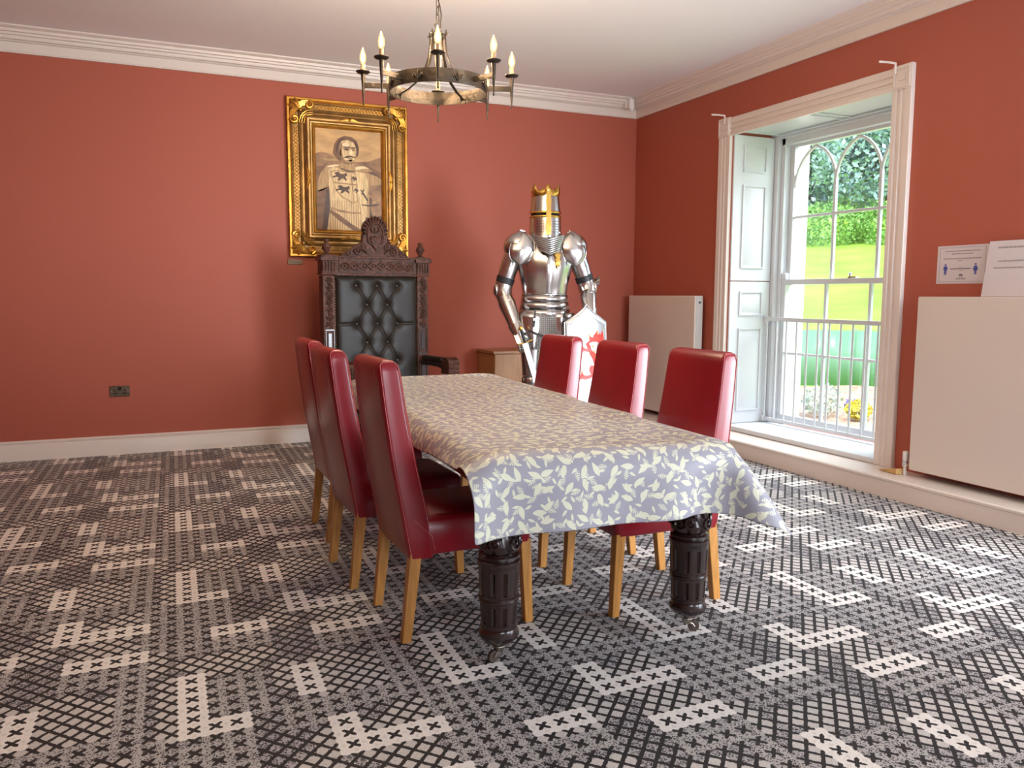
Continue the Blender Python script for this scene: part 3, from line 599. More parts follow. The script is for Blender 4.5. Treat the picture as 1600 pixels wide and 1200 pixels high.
for q in range(4):
    a = math.radians(38+90*q); c, s = math.cos(a), math.sin(a)
    p = [(.022, 2.600), (.034, 2.612), (.044, 2.600), (.046, 2.57), (.055, 2.51), (.078, 2.45), (.12, 2.40), (.18, 2.365), (.243, 2.343)]
    # smooth the strap a little
    m_ = MB(); m_.tube([(r*c, r*s, z) for r, z in p], [.009]*9, 6, flat=.35, up=(0, 0, 1) if False else (-s, c, 0))
    m_.tube([(.050*c-.0*s, .050*s, 2.600), (.050*c, .050*s, 2.628)], [.008, .002], 6); m_.ball((.058*c, .058*s, 2.605), .006, 8, 5)
    for w_ in (-1, 1): m_.tube([(.225*c, .225*s, 2.348), ((.243)*c-w_*.014*s, .243*s+w_*.014*c, 2.340), ((.243)*c-w_*.016*s, .243*s+w_*.016*c, 2.322)], .003, 5)
    m_.build('curved_strap', I, ch)
cb = math.radians(-90-24+5)   # front arm faces the camera
for q in range(8):
    a = cb+math.radians(45*q); c, s = math.cos(a), math.sin(a); ro = .377
    arm = MB().beam((RR*c, RR*s, RZ), (ro*c, ro*s, RZ), .010, .026).build('candle_arm', I, ch, bevel=.001)
    P = (ro*c, ro*s, RZ)
    MB().lathe([(.001, -.098), (.004, -.097), (.005, -.092), (.0035, -.086), (.0075, -.02), (.0105, .03), (.012, .058)], 10, P).build('spike', I, arm)
    MB().lathe([(.012, .056), (.030, .060), (.036, .066), (.036, .069), (.014, .064), (.004, .064)], 20, P).build('drip_pan', I, arm)
    MB().lathe([(.0115, .066), (.0115, .103), (.009, .105), (.001, .105)], 14, P).build('candle_sleeve', MT['candle'], arm)
    bl = MB().lathe([(.0075, .104), (.0135, .116), (.0165, .130), (.0155, .146), (.0105, .164), (.005, .178), (.001, .186)], 14, P).build('candle_bulb', MT['bulb'], arm)
    MB().lathe([(.001, .112), (.006, .118), (.0095, .130), (.0085, .146), (.0045, .160), (.001, .168)], 12, P).build('filament', MT['filament'], arm)
    pl_ = bpy.data.lights.new('bulb_light', 'POINT'); pl_.energy = 8.0; pl_.color = (1, .73, .47); pl_.shadow_soft_size = .02
    lo = bpy.data.objects.new('bulb_light', pl_); COL.objects.link(lo); lo.location = (1.41+P[0], 4.10+P[1], RZ+.215)
    # fleur ornament between the arms
    b_ = a+math.radians(22.5); c2, s2 = math.cos(b_), math.sin(b_); f = MB(); X = lambda u, v, h=.003: ((RR+h)*c2-u*s2, (RR+h)*s2+u*c2, RZ+v)
    f.tube([X(0, -.026), X(0, 0, .006), X(0, .026)], [.002, .005, .001], 6)
    for w_ in (-1, 1): f.tube([X(w_*.002, -.020), X(w_*.012, -.004, .005), X(w_*.022, .010), X(w_*.026, .000), X(w_*.020, -.006)], [.002, .004, .003, .003, .002], 6)
    f.beam(X(-.012, -.010, .004), X(.012, -.010, .004), .004, .004); f.build('fleur_ornament', I, ch)
# ------------------------------------------------------------------ dining table and oilcloth
TA = math.radians(-4.3); TX, TY = 1.475, 2.41; TL, TH = 2.80, .49
tb = empty('dining_table', (TX, TY, 0), TA, label='dark mahogany dining table on fluted turned legs under the oilcloth', cat='table')
MH = MT['mahog']
MB().box(-TH+.004, TH-.004, .004, TL-.004, .722, .749).build('tabletop', MH, tb, bevel=.013, seg=4)
for a in ((-.42, .42, .075, .10), (-.42, .42, TL-.10, TL-.075), (-.435, -.41, .09, TL-.09), (.41, .435, .09, TL-.09)): MB().box(a[0], a[1], a[2], a[3], .615, .722).build('apron', MH, tb, bevel=.003)
def turned_leg(x, y, wa):
    lg = MB()
    def sec(prof, mod=None, n=72):
        rings = []
        for r, z in prof: r *= .91; rings.append([(x+r*(1-(mod(2*PI*i/n, z) if mod else 0))*math.cos(2*PI*i/n), y+r*(1-(mod(2*PI*i/n, z) if mod else 0))*math.sin(2*PI*i/n), z) for i in range(n)])
        lg.loft(rings)
    lg.box(x-.06, x+.06, y-.06, y+.06, .60, .72)
    sec([(.045, .60), (.07, .59), (.072, .575), (.05, .565), (.045, .52), (.055, .50)], None, 32)
    sec([(.055, .50), (.072, .49), (.084, .465), (.086, .435), (.078, .41), (.066, .402)], lambda t, z: .10*max(0, math.sin(8*t+40*(z-.4)))**2+.05*abs(math.sin(4*t-50*z)))
    for k in range(4): # acanthus scrolls round the bulb
        a = PI/4+k*PI/2
        for s in (-1, 1):
            sp_ = spiral(0, 0, .026, .004, s*.6, 1.4*s, 18); lg.tube([(x+(.077)*math.cos(a+s*.30+u/.078), y+(.077)*math.sin(a+s*.30+u/.078), .448+v) for u, v in sp_], [.0062-.003*i/18 for i in range(19)], 5)
    sec([(.066, .402), (.070, .398), (.080, .394), (.081, .386), (.076, .380), (.083, .374), (.084, .360), (.081, .352)], None, 36)
    fl_ = lambda t, z: .11*max(0, 1-abs(((t*10/(2*PI)) % 1)-.5)/.17)**.5
    def flz(z0, z1): return lambda t, z: fl_(t, z) if z0 < z < z1 else 0
    sec([(.0805, .352), (.080, .340), (.080, .338), (.077, .258), (.077, .256), (.0765, .250)], flz(.257, .339), 160)
    sec([(.0765, .250), (.080, .247), (.080, .241), (.076, .238), (.079, .234), (.079, .229), (.075, .226)], None, 36)
    sec([(.075, .226), (.0745, .216), (.0745, .214), (.071, .152), (.071, .150), (.070, .142)], flz(.151, .215), 160)
    sec([(.070, .142), (.073, .139), (.073, .132), (.069, .128), (.071, .122), (.079, .114), (.080, .104), (.074, .092), (.060, .080), (.044, .070), (.030, .062), (.026, .056)], None, 36)
    lo_ = lg.build('turned_leg', MH, tb, ang=28)
    c = MB(); c.lathe([(.026, .062), (.027, .058), (.020, .050), (.017, .036), (.006, .034)], 16, (x, y, 0)); dx, dy = math.cos(wa), math.sin(wa)
    for s in (-1, 1): c.tube([(x-dy*s*.010, y+dx*s*.010, .040), (x+dx*.018-dy*s*.012, y+dy*.018+dx*s*.012, .034), (x+dx*.026-dy*s*.012, y+dy*.026+dx*s*.012, .022)], .0045, 6)
    cs = c.build('caster', MT['caster'], lo_)
    wv = MB(); A_ = Vector((-dy, dx, 0)); B_ = Vector((dx, dy, 0)); C_ = Vector((x+dx*.026, y+dy*.026, .0225)); rs = []
    for u, r in ((-.008, .014), (-.007, .021), (0, .0225), (.007, .021), (.008, .014)): rs.append([C_+A_*u+(B_*math.cos(2*PI*k/20)+Vector((0, 0, 1))*math.sin(2*PI*k/20))*r for k in range(20)])
    wv.loft(rs); w_ = wv.build('caster_wheel', MT['casterwheel'], lo_); 
turned_leg(-.382, .145, math.radians(200)); turned_leg(.392, .145, math.radians(-15)); turned_leg(-.385, TL-.14, 2.2); turned_leg(.385, TL-.14, .8)
def drape():
    s0, s1, t0, t1 = -TH-.135, TH+.175, -.240, TL+.16; h = .0285
    ns, ntt = int(round((s1-s0)/h))+1, int(round((t1-t0)/h))+1
    sg, tg = np.meshgrid(np.linspace(s0, s1, ns), np.linspace(t0, t1, ntt)); hs, ht = (s1-s0)/(ns-1), (t1-t0)/(ntt-1)
    P = np.stack([sg, tg, np.full_like(sg, .756)], -1); P[..., 2] += .0006*np.sin(sg*23+tg*7); V = np.zeros_like(P)
    sets = []
    def add(di, dj, rest, k, colours):
        for c in colours: sets.append((di, dj, rest, k, c))
    def solve():
        for di, dj, rest, k in ((0, 1, hs, 1), (1, 0, ht, 1), (1, 1, math.hypot(hs, ht), .8), (1, -1, math.hypot(hs, ht), .8), (0, 2, 2*hs, .5), (2, 0, 2*ht, .5), (0, 4, 4*hs, .4), (4, 0, 4*ht, .4)):
            step = max(di, abs(dj)); 
            for ph in (0, 1):
                if dj >= 0: A = P[:ntt-di, :ns-dj]; B = P[di:, dj:]
                else: A = P[:ntt-di, -dj:]; B = P[di:, :ns+dj]
                # alternate along the leading axis in blocks so that no point is written twice
                ax = 0 if di else 1; idx = np.arange(A.shape[ax]); sel = idx[(idx//step) % 2 == ph]
                a = A[sel] if ax == 0 else A[:, sel]; b = B[sel] if ax == 0 else B[:, sel]
                d = b-a; L = np.linalg.norm(d, axis=-1, keepdims=True); cset = .5*k*(L-rest)/L*d
                if step > 1 or k < 1: 
                    cset = np.where(L < rest, cset, cset*.3 if step > 1 else cset)
                if ax == 0: A[sel] = a+cset; B[sel] = b-cset
                else: A[:, sel] = a+cset; B[:, sel] = b-cset
    m = .010
    for it in range(260):
        V *= .975; V[..., 2] -= 9.8*.012; Q = P.copy(); P += V*.012
        for _ in range(7):
            solve()
            x, y, z = P[..., 0], P[..., 1], P[..., 2]
            ins = (abs(x) < TH+m) & (y > -m) & (y < TL+m) & (z < .750+m) & (z > .70)
            dz = .750+m-z; dx = TH+m-abs(x); dy = np.minimum(y+m, TL+m-y)
            mn = np.minimum(np.minimum(dz, dx), dy)
            up = ins & (mn == dz); sx_ = ins & (mn == dx) & ~up; sy_ = ins & ~up & ~sx_
            z[up] = .750+m; x[sx_] = (np.sign(x)*(TH+m))[sx_]; y[sy_] = np.where(y < TL/2, -m, TL+m)[sy_]
            low = (z <= .70) & (abs(x) < TH-.0) & (y > 0) & (y < TL)    # keep the hang outside the aprons
            dxl = TH-abs(x); dyl = np.minimum(y, TL-y); kx = low & (dxl < dyl); ky = low & ~kx
            x[kx] = (np.sign(x)*TH)[kx]; y[ky] = np.where(y < TL/2, 0, TL)[ky]
            far = (y > .4) & (x > TH); lim = .605-.01*(y-.4); x[far] = np.minimum(x, lim)[far]
            lf = (y > .35) & (x < -TH); x[lf] = np.maximum(x, -TH-.045)[lf]
        V = (P-Q)/.012; top = P[..., 2] > .7555
        V[top] *= .5
    return P, sg, tg
P, sg, tg = drape(); nr, nc = sg.shape
cl = MB(); cl.grid([[tuple(p) for p in r] for r in P])
o = cl.build('tablecloth', MT['cloth'], ang=180)
me = o.data; uvl = me.uv_layers.new(name='UVMap'); li = np.zeros(len(me.loops), np.int32); me.loops.foreach_get('vertex_index', li)
uvl.data.foreach_set('uv', np.stack([sg.ravel()[li], tg.ravel()[li]], -1).astype(np.float32).ravel())
o.location = (TX, TY, 0); o.rotation_euler.z = TA
d = o.modifiers.new('solid', 'SOLIDIFY'); d.thickness = .0015; d.offset = 1; d = o.modifiers.new('smooth', 'SUBSURF'); d.levels = 1; d.render_levels = 1
tag(o, 'grey oilcloth printed with cream leaves draped over the dining table', 'tablecloth')
# ------------------------------------------------------------------ red leather dining chairs
def rrect(x0, x1, y0, y1, r, z, n=4):
    pts = []
    for cx, cy, a in ((x1-r, y1-r, 0), (x0+r, y1-r, 90), (x0+r, y0+r, 180), (x1-r, y0+r, 270)):
        for k in range(n+1): t = math.radians(a+90*k/n); pts.append((cx+r*math.cos(t), cy+r*math.sin(t), z))
    return pts
def xr(z): return np.interp(z, [.32, .50, .70, .88, 1.07], [0, -.030, -.065, -.088, -.108])
def xf(z): return np.interp(z, [.32, .46, .58, .70, .85, .98, 1.07], [.10, .085, .058, .034, .008, -.010, -.022])
def make_chair():
    c = empty('dining_chair', (0, 0, 0)); Lm = MT['leather']; hw = .225
    mb = MB(); rings = []
    for z in [.318, .325, .40, .46, .52, .58, .64, .70, .76, .82, .88, .94, .99, 1.02, 1.04, 1.052, 1.060, 1.063]:
        i = .0 if z < 1.03 and z > .32 else {1.04: .006, 1.052: .015, 1.060: .028, 1.063: .042}.get(z, .006)
        tw = .028*max(0, (z-.47)/.6); rings.append(rrect(xr(z)+i*.75, xf(z)-i*.75, -hw+i*.5+tw, hw-i*.5-tw, max(.004, .018-i*.3), z))
    mb.loft(rings); mb.build('backrest', Lm, c, ang=60)
    mb = MB(); rings = []
    for z, i in ((.330, .008), (.336, 0), (.455, 0), (.470, .010), (.476, .03)): rings.append(rrect(.06, .500-i, -hw+i, hw-i, .022, z))
    mb.loft(rings); mb.build('seat', Lm, c, ang=60)
    mb = MB()
    for s in (-1, 1):
        for f, sg_ in ((xr, -1), (xf, 1)):
            zs = np.linspace(.335 if sg_ < 0 else .48, 1.045, 14); mb.tube([(f(z)-sg_*.010, s*(hw-.0005-.028*max(0, (z-.47)/.6)), z) for z in zs], .0014, 5)
        mb.tube([(xr(1.045)+.010, s*(hw-.0285), 1.045), (xr(1.05)+.022, s*(hw-.034), 1.056), (xf(1.05)-.022, s*(hw-.034), 1.056), (xf(1.045)-.010, s*(hw-.0285), 1.045)], .0014, 5)
        zs = np.linspace(.335, 1.03, 12); mb.tube([(xr(z)-.0002, s*(hw-.055-.028*max(0, (z-.47)/.6)), z) for z in zs], .0012, 4)
        mb.tube([(.10, s*(hw-.0005), .345), (.09, s*(hw-.0005), .40), (.02, s*(hw-.0005), .47)], .0010, 4)
    mb.build('seam_stitching', MT['stitch'], c)
    for x0, x1, xb0, xb1 in ((.455, .498, .478, .512), (.004, .050, -.030, .006)):
        for s in (-1, 1):
            ya, yb = sorted((s*.180, s*.224)); m2 = (ya+yb)/2+s*.002
            mb = MB(); mb.loft([[(xb0, m2-.017, 0), (xb1, m2-.017, 0), (xb1, m2+.017, 0), (xb0, m2+.017, 0)], [(x0, ya, .345), (x1, ya, .345), (x1, yb, .345), (x0, yb, .345)]]); mb.build('leg', MT['oak'], c, bevel=.003)
    return c
chair0 = make_chair()
GRP = 'red leather chairs around the dining table'
for k, (x, y, rz, lab) in enumerate([
    (.857, 3.07, 0, 'red leather chair on the blank wall side, nearest the camera'),
    (.805, 3.71, .02, 'red leather chair in the middle of the blank wall side of the table'),
    (.850, 4.44, .0, 'red leather chair nearest the throne on the blank wall side of the table'),
    (2.188, 2.972, PI, 'red leather chair on the window side, nearest the camera'),
    (2.190, 3.64, PI, 'red leather chair in the middle of the window side of the table'),
    (2.200, 4.34, PI, 'red leather chair on the window side, in front of the suit of armour')]):
    c = chair0 if k == 0 else copy_tree(chair0)
    c.location = (x, y, 0); c.rotation_euler.z = rz; tag(c, lab, 'chair', GRP)
# ------------------------------------------------------------------ carved throne
th = empty('carved_throne', (1.745, 6.70, 0), math.radians(9), label='tall carved mahogany throne with buttoned black leather back at the head of the table', cat='throne')
D, DL = MT['mahog'], MT['mahoglite']
def carve(mb, x0, x1, z0, z1, y, seed, nx=16, amp=.010):     # foliate carving as displaced relief
    rnd = random.Random(seed); wd_ = x1-x0; n = max(2, int((z1-z0)/(wd_*.72))); hh = (z1-z0)/n; cx = (x0+x1)/2
    for k in range(n):
        zc = z0+hh*(k+.5); s = 1 if k % 2 else -1
        sp_ = spiral(cx, zc, wd_*.40, wd_*.05, s*PI/2, -s*1.3, 20); mb.tube([(a, y-amp*.6, b) for a, b in sp_], [wd_*.07*(1-.5*i/20) for i in range(21)], 5)
        for q in range(6):
            t = q*PI/3+rnd.random(); mb.tube([(cx+wd_*.12*math.cos(t), y-amp, zc+wd_*.12*math.sin(t)), (cx+wd_*.30*math.cos(t+.3), y-amp*.8, zc+wd_*.30*math.sin(t+.3)), (cx+wd_*.42*math.cos(t+.5), y, zc+wd_*.42*math.sin(t+.5))], [wd_*.03, wd_*.07, wd_*.02], 5)
        mb.ball((cx, y-amp*.8, zc), wd_*.10, 7, 4)
for s in (-1, 1):
    x0, x1 = (-.465, -.365) if s < 0 else (.365, .465)
    mb = MB(); mb.box(x0, x1, -.045, .045, .0, 1.45); p = mb.build('back_post', DL, th, bevel=.004)
    mb = MB(); carve(mb, x0+.010, x1-.010, 1.03, 1.44, -.046, 3+s); tag(mb.build('carved_panel', DL, p), kind='stuff')
    mb = MB(); framebars(mb, lambda u, v, w_: (u, -.045-w_, v), x0+.010, x1-.010, .80, 1.02, .010, .008); mb.box(x0+.034, x1-.034, -.052, -.045, .83, .99); mb.build('raised_panel', D, p, bevel=.003)
    mb = MB(); framebars(mb, lambda u, v, w_: (u, -.045-w_, v), x0+.010, x1-.010, .52, .74, .010, .008); mb.box(x0+.034, x1-.034, -.052, -.045, .55, .71); mb.build('raised_panel', D, p, bevel=.003)
    xa, xb = x0-.012, x1+.012
    mb = MB(); mb.box(xa, xb, -.060, .05, 1.455, 1.470).box(xa+.006, xb-.006, -.055, .05, 1.470, 1.565).box(xa-.012, xb+.012, -.072, .055, 1.565, 1.600).box(xa-.004, xb+.004, -.064, .05, 1.600, 1.612)
    cp = mb.build('capital', DL, th, bevel=.003)
    mb = MB()
    for k in range(5): mb.tube([(xa+.014+k*(xb-xa-.028)/4, -.058, 1.482), (xa+.014+k*(xb-xa-.028)/4, -.062, 1.556)], .008, 6)
    mb.build('fluting', DL, cp)
    mb = MB(); mb.lathe([(.030, 1.612), (.032, 1.620), (.014, 1.628), (.020, 1.640), (.034, 1.662), (.036, 1.680), (.028, 1.700), (.014, 1.712), (.020, 1.722), (.022, 1.730), (.012, 1.736), (.001, 1.738)], 20, ((x0+x1)/2, -.005, 0))
    for k in range(8): 
        t = k*PI/4; cx, cy = (x0+x1)/2+.034*math.cos(t), -.005+.034*math.sin(t); mb.tube([(cx*.5+.5*(x0+x1)/2, cy*.5, 1.64), (cx, cy, 1.672), ((x0+x1)/2+.02*math.cos(t+.4), -.005+.02*math.sin(t+.4), 1.705)], [.003, .007, .002], 5)
    mb.build('finial', DL, th)
mb = MB(); mb.box(-.365, .365, -.045, .04, 1.450, 1.600).box(-.37, .37, -.062, .045, 1.590, 1.606).box(-.365, .365, -.055, .04, 1.450, 1.468); tr = mb.build('top_rail', DL, th, bevel=.003)
mb = MB(); framebars(mb, lambda u, v, w_: (u, -.045-w_, v), -.33, .33, 1.478, 1.578, .006, .008)
for ph in (0, PI):
    mb.tube([(-.315+.63*k/60, -.051, 1.528+.026*math.sin(2*PI*k/60*4+ph)) for k in range(61)], .0085, 6)
for k in range(8):
    mb.ball((-.315+.63*(k+.5)/8, -.050, 1.528), .011, 8, 5)
mb.build('guilloche_carving', DL, tr)
# crest
mb = MB(); half = [(.300, 1.606), (.292, 1.622), (.262, 1.632), (.240, 1.650), (.205, 1.655), (.190, 1.675), (.180, 1.700), (.150, 1.705), (.128, 1.720), (.112, 1.745), (.112, 1.775), (.100, 1.800), (.112, 1.825), (.104, 1.855), (.095, 1.880), (.072, 1.900), (.045, 1.918), (.018, 1.932)]
mb.prism(half+[(-a, b) for a, b in half[::-1]], lambda u, v, w_: (u, w_, v), -.018, .02); crest = mb.build('crest', DL, th, bevel=.003)
mb = MB(); q = lambda a, b, h=.024: (a, -h, b)
for k in range(13): # scallop shell rim
    t = math.radians(-12+204*k/12); r0_, r1_ = .072, .100
    mb.tube([q(r0_*math.cos(t), 1.815+r0_*math.sin(t), .022), q(r1_*math.cos(t), 1.815+r1_*math.sin(t)*1.12, .034), q(r1_*1.1*math.cos(t), 1.815+r1_*1.1*math.sin(t)*1.12, .016)], [.004, .012, .004], 6)
mb.tube([q(.070*math.cos(2*PI*k/30), 1.795+.082*math.sin(2*PI*k/30), .026) for k in range(30)], .007, 6, closed=True)
for s in (-1, 1):
    for cx, cz, r in ((.155, 1.652, .036), (.232, 1.632, .020), (.098, 1.688, .024)):
        sp_ = spiral(s*cx, cz, r, .005, PI/2, -s*1.6, 26); mb.tube([q(a, b, .026) for a, b in sp_], [.0085-.004*i/26 for i in range(27)], 6); mb.ball(q(s*cx, cz, .026), r*.3, 8, 5)
    mb.tube([q(s*.285, 1.618), q(s*.22, 1.658, .03), q(s*.17, 1.698, .032), q(s*.125, 1.71, .03), q(s*.108, 1.76, .026)], [.004, .010, .011, .009, .004], 6)
    for k in range(5): mb.tube([q(s*(.075+.012*k), 1.628+.01*k, .022), q(s*(.09+.018*k), 1.65+.012*k, .034), q(s*(.115+.022*k), 1.652+.006*k, .02)], [.004, .009, .003], 5)
    mb.tube([q(s*.02, 1.70), q(s*.06, 1.72, .03), q(s*.072, 1.76, .03)], [.004, .009, .004], 6)
mb.build('scroll_carving', DL, crest)
mb = MB(); sh = [(-.048, 1.775), (-.030, 1.768), (0, 1.780), (.030, 1.768), (.048, 1.775), (.046, 1.730), (.032, 1.690), (0, 1.655), (-.032, 1.690), (-.046, 1.730)]
n = len(sh); mb.add([q(a, b, .018) for a, b in sh]+[q(a*.85, 1.725+(b-1.725)*.85, .036) for a, b in sh]+[q(0, 1.725, .044)], [(i, (i+1) % n, (i+1) % n+n, i+n) for i in range(n)]+[(i+n, (i+1) % n+n, 2*n) for i in range(n)])
for s in (-1, 1): mb.tube([q(0, 1.80), q(s*.03, 1.815, .032), q(s*.04, 1.84, .030), q(s*.02, 1.855, .026)], [.006, .009, .007, .004], 6)
mb.ball(q(0, 1.825, .03), .016, 8, 5, (1, .8, 1.2)); mb.build('carved_shield', DL, crest)
# buttoned leather
bt = [(-.18, 1.37), (0, 1.37), (.18, 1.37), (-.09, 1.215), (.09, 1.215), (-.18, 1.06), (0, 1.06), (.18, 1.06), (-.09, .905), (.09, .905), (-.18, .75), (0, .75), (.18, .75), (-.09, .60), (.09, .60)]
lines = []
for i, a in enumerate(bt):
    for b in bt[i+1:]:
        if abs(abs(a[0]-b[0])-.09) < .01 and abs(abs(a[1]-b[1])-.155) < .02: lines.append((a, b))
for x in (-.18, 0, .18): lines.append(((x, 1.37), (x, 1.455)))
for z in (1.06,): lines += [((-.18, z), (-.37, z)), ((.18, z), (.37, z))]
NX, NZ = 110, 150; gx_ = np.linspace(-.366, .366, NX); gz_ = np.linspace(.44, 1.452, NZ); X_, Z_ = np.meshgrid(gx_, gz_)
hgt = np.full_like(X_, .050); dl = np.full_like(X_, 9.)
for a, b in lines:
    ab = np.array(b)-np.array(a); t = np.clip(((X_-a[0])*ab[0]+(Z_-a[1])*ab[1])/(ab@ab), 0, 1); dl = np.minimum(dl, np.hypot(X_-a[0]-t*ab[0], Z_-a[1]-t*ab[1]))
db = np.full_like(X_, 9.)
for a in bt: db = np.minimum(db, np.hypot(X_-a[0], Z_-a[1]))
hgt -= .011*np.exp(-(dl/.008)**1.2)+.030*np.exp(-(db/.030)**1.3); edge = np.minimum(np.minimum(X_+.366, .366-X_), 1.452-Z_); hgt *= np.clip(1-np.exp(-edge/.014), .12, 1)
mb = MB(); mb.grid([[(X_[i, j], -.012-hgt[i, j], Z_[i, j]) for j in range(NX)] for i in range(NZ)]); bk = mb.build('buttoned_back', MT['blackleather'], th, ang=180)
MB().box(-.366, .366, -.014, .035, .40, 1.452).build('back_board', D, th)
b0 = None
for a in bt:
    if b0 is None: m_ = MB(); m_.ball((0, 0, 0), .011, 10, 6, (1, .6, 1)); b0 = m_.build('button', MT['button'], bk); o = b0
    else: o = b0.copy(); COL.objects.link(o); o.parent = bk
    o.location = (a[0], -.034, a[1])
m_ = MB()
for k in range(34): m_.ball((-.35+.70*k/33, -.030, 1.446), .0042, 6, 4)
for k in range(44):
    for s in (-1, 1): m_.ball((s*.360, -.030, .47+.96*k/43), .0042, 6, 4)
tag(m_.build('brass_nails', MT['brassnail'], bk), kind='stuff')
# seat, arms, legs
mb = MB(); rings = [rrect(-.40+i, .40-i, -.60+i, -.03, .03, z) for z, i in ((.410, .0), (.47, .0), (.495, .015), (.508, .05), (.512, .12))]; mb.loft(rings); mb.build('seat_cushion', MT['blackleather'], th, ang=60)
mb = MB(); mb.box(-.43, .43, -.62, -.0, .31, .41); sr = mb.build('seat_rail', DL, th, bevel=.005)
mb = MB(); carve(mb, -.05, .05, .315, .405, -.622, 5)
for s in (-1, 1): mb.tube([(s*(.07+.3*k/30), -.624, .36+.02*math.sin(k*.8)) for k in range(31)], .008, 6)
mb.build('rail_carving', DL, sr)
for s in (-1, 1):
    x = s*.425
    mb = MB(); mb.lathe([(.030, .41), (.036, .43), (.022, .45), (.030, .50), (.036, .54), (.026, .585), (.020, .60), (.032, .62), (.034, .64), (.030, .66)], 20, (x, -.50, 0)); mb.build('arm_support', D, th)
    mb = MB(); rings = []
    for y_, z_, w_, h_ in ((-.045, .745, .030, .030), (-.18, .752, .034, .028), (-.34, .748, .036, .030), (-.44, .735, .038, .034)): rings.append([(x+w_*math.cos(t*PI/6), y_, z_-.02+h_*math.sin(t*PI/6)) for t in range(12)])
    mb.loft(rings); ar = mb.build('armrest', D, th)
    mb = MB(); mb.loft([rrect(x-.032+i, x+.032-i, -.40+i, -.06-i, .012, z) for z, i in ((.752, 0), (.775, 0), (.785, .008), (.788, .02))]); mb.build('arm_pad', MT['blackleather'], ar, ang=60)
    mb = MB(); mb.box(x-.050, x+.050, -.57, -.44, .660, .775); hd = mb.build('carved_arm_end', DL, th, bevel=.008)
    mb = MB()
    for k in range(5):
        for r in range(3):
            xx = x-.040+.020*k; mb.ball((xx, -.572, .682+.033*r), .0115, 7, 5, (1, .8, 1.3)); mb.ball((x+s*.051, -.56+.026*k, .682+.033*r), .0115, 7, 5, (.8, 1, 1.3))
    for k in range(5): mb.tube([(x-.042+.021*k, -.57, .772), (x-.042+.021*k, -.52, .790), (x-.042+.021*k, -.46, .778)], [.007, .010, .005], 6)
    mb.build('mane_carving', DL, hd)
    mb = MB(); mb.box(x-.04, x+.04, -.62, -.54, .24, .41); mb.lathe([(.030, .24), (.038, .22), (.024, .20), (.034, .14), (.038, .10), (.024, .06), (.036, .045), (.040, .02), (.030, .0)], 20, (x, -.58, 0)); mb.build('front_leg', D, th, bevel=.003)
# ------------------------------------------------------------------ beech cabinet behind the armour
cbn = empty('cabinet', (2.885, 6.86, 0), label='low beech cabinet standing against the wall behind the suit of armour', cat='cabinet')
MB().box(0, .90, .015, .40, .06, .765).build('carcass', MT['cab'], cbn, bevel=.002); MB().box(-.012, .912, -.008, .41, .765, .790).build('cabinet_top', MT['cab'], cbn, bevel=.002); MB().box(.02, .88, .03, .39, 0, .06).build('plinth', MT['cab'], cbn)
for a, b, h in ((.004, .447, .42), (.453, .896, .48)):
    dr = MB().box(a, b, -.004, .013, .066, .760).build('door', MT['cab'], cbn, bevel=.002); MB().tube([(h, -.004, .50), (h, -.024, .505), (h, -.024, .60), (h, -.004, .605)], .004, 6).build('handle', MT['chrome'], dr)
# ------------------------------------------------------------------ suit of armour
AR = math.radians(-16); AX, AY = 2.915, 5.90
pl = tag(box(-.34, .34, -.30, .26, 0, .10).build('plinth', MT['cab'], loc=(AX, AY, 0), bevel=.006), 'low wooden plinth beneath the standing suit of armour', 'plinth'); pl.rotation_euler.z = AR
sa = empty('suit_of_armour', (AX, AY, .10), AR, label='polished steel suit of armour with gold-crowned great helm, standing in the corner', cat='armour')
ST, GO = MT['steel'], MT['armgold']; B = -.10   # z values below are world heights
def ell(hx, hf, hb, z, n=40, ridge=0, cx=0, cy=0):
    pts = []
    for k in range(n):
        t = 2*PI*k/n; c, s = math.cos(t), math.sin(t); yy = s*(hb if s > 0 else hf)
        if s < 0: yy -= ridge*max(0, 1-abs(c)/.22)
        pts.append((cx+hx*c, cy+yy, z+B))
    return pts
# great helm
mb = MB(); mb.loft([ell(r, r*1.12, r*1.05, z, 40, .006) for r, z in ((.128, 1.745), (.127, 1.752), (.126, 1.82), (.122, 1.915))], cap=False); hl = mb.build('great_helm', ST, sa, ang=50)
mb = MB(); mb.loft([ell(r, r*1.12, r*1.05, z, 40, .006) for r, z in ((.122, 1.935), (.118, 1.97), (.106, 2.085), (.104, 2.10), (.09, 2.108))]); mb.build('helm_skull', ST, hl, ang=50)
mb = MB(); mb.loft([ell(.112, .122, .115, z, 30) for z in (1.90, 1.95)], cap=True); mb.build('eye_slit', MT['dark'], hl)
for z0_, z1_ in ((1.900, 1.917), (1.933, 1.950)):
    mb = MB(); P_ = [ell(r, r*1.12, r*1.05, z, 40, .006)[20:] + [ell(r, r*1.12, r*1.05, z, 40, .006)[0]] for r, z in ((.1255, z0_), (.1255, z1_))]; mb.grid(P_); mb.build('brass_band', GO, hl, solid=.003)
mb = MB(); mb.loft([[(-w_, -(y_+.004), z+B), (w_, -(y_+.004), z+B), (w_, -(y_+.011), z+B), (-w_, -(y_+.011), z+B)] for w_, y_, z in ((.018, .144, 1.765), (.021, .1425, 1.83), (.018, .139, 1.905), (.020, .138, 1.925), (.018, .137, 1.945), (.021, .129, 2.03), (.014, .123, 2.10))]); mb.build('brass_cross', GO, hl)
mb = MB(); n = 48; lo_r, hi_r = [], []
for k in range(n):
    t = 2*PI*k/n; r = .108; z = 2.108
    m8 = (k % 8); z += {0: .055, 1: .030, 7: .030}.get((k+4) % 8, 0)
    lo_r.append((r*math.cos(t), r*1.1*math.sin(t), 2.065+B)); hi_r.append(((r+.004)*math.cos(t), (r+.004)*1.1*math.sin(t), z+B))
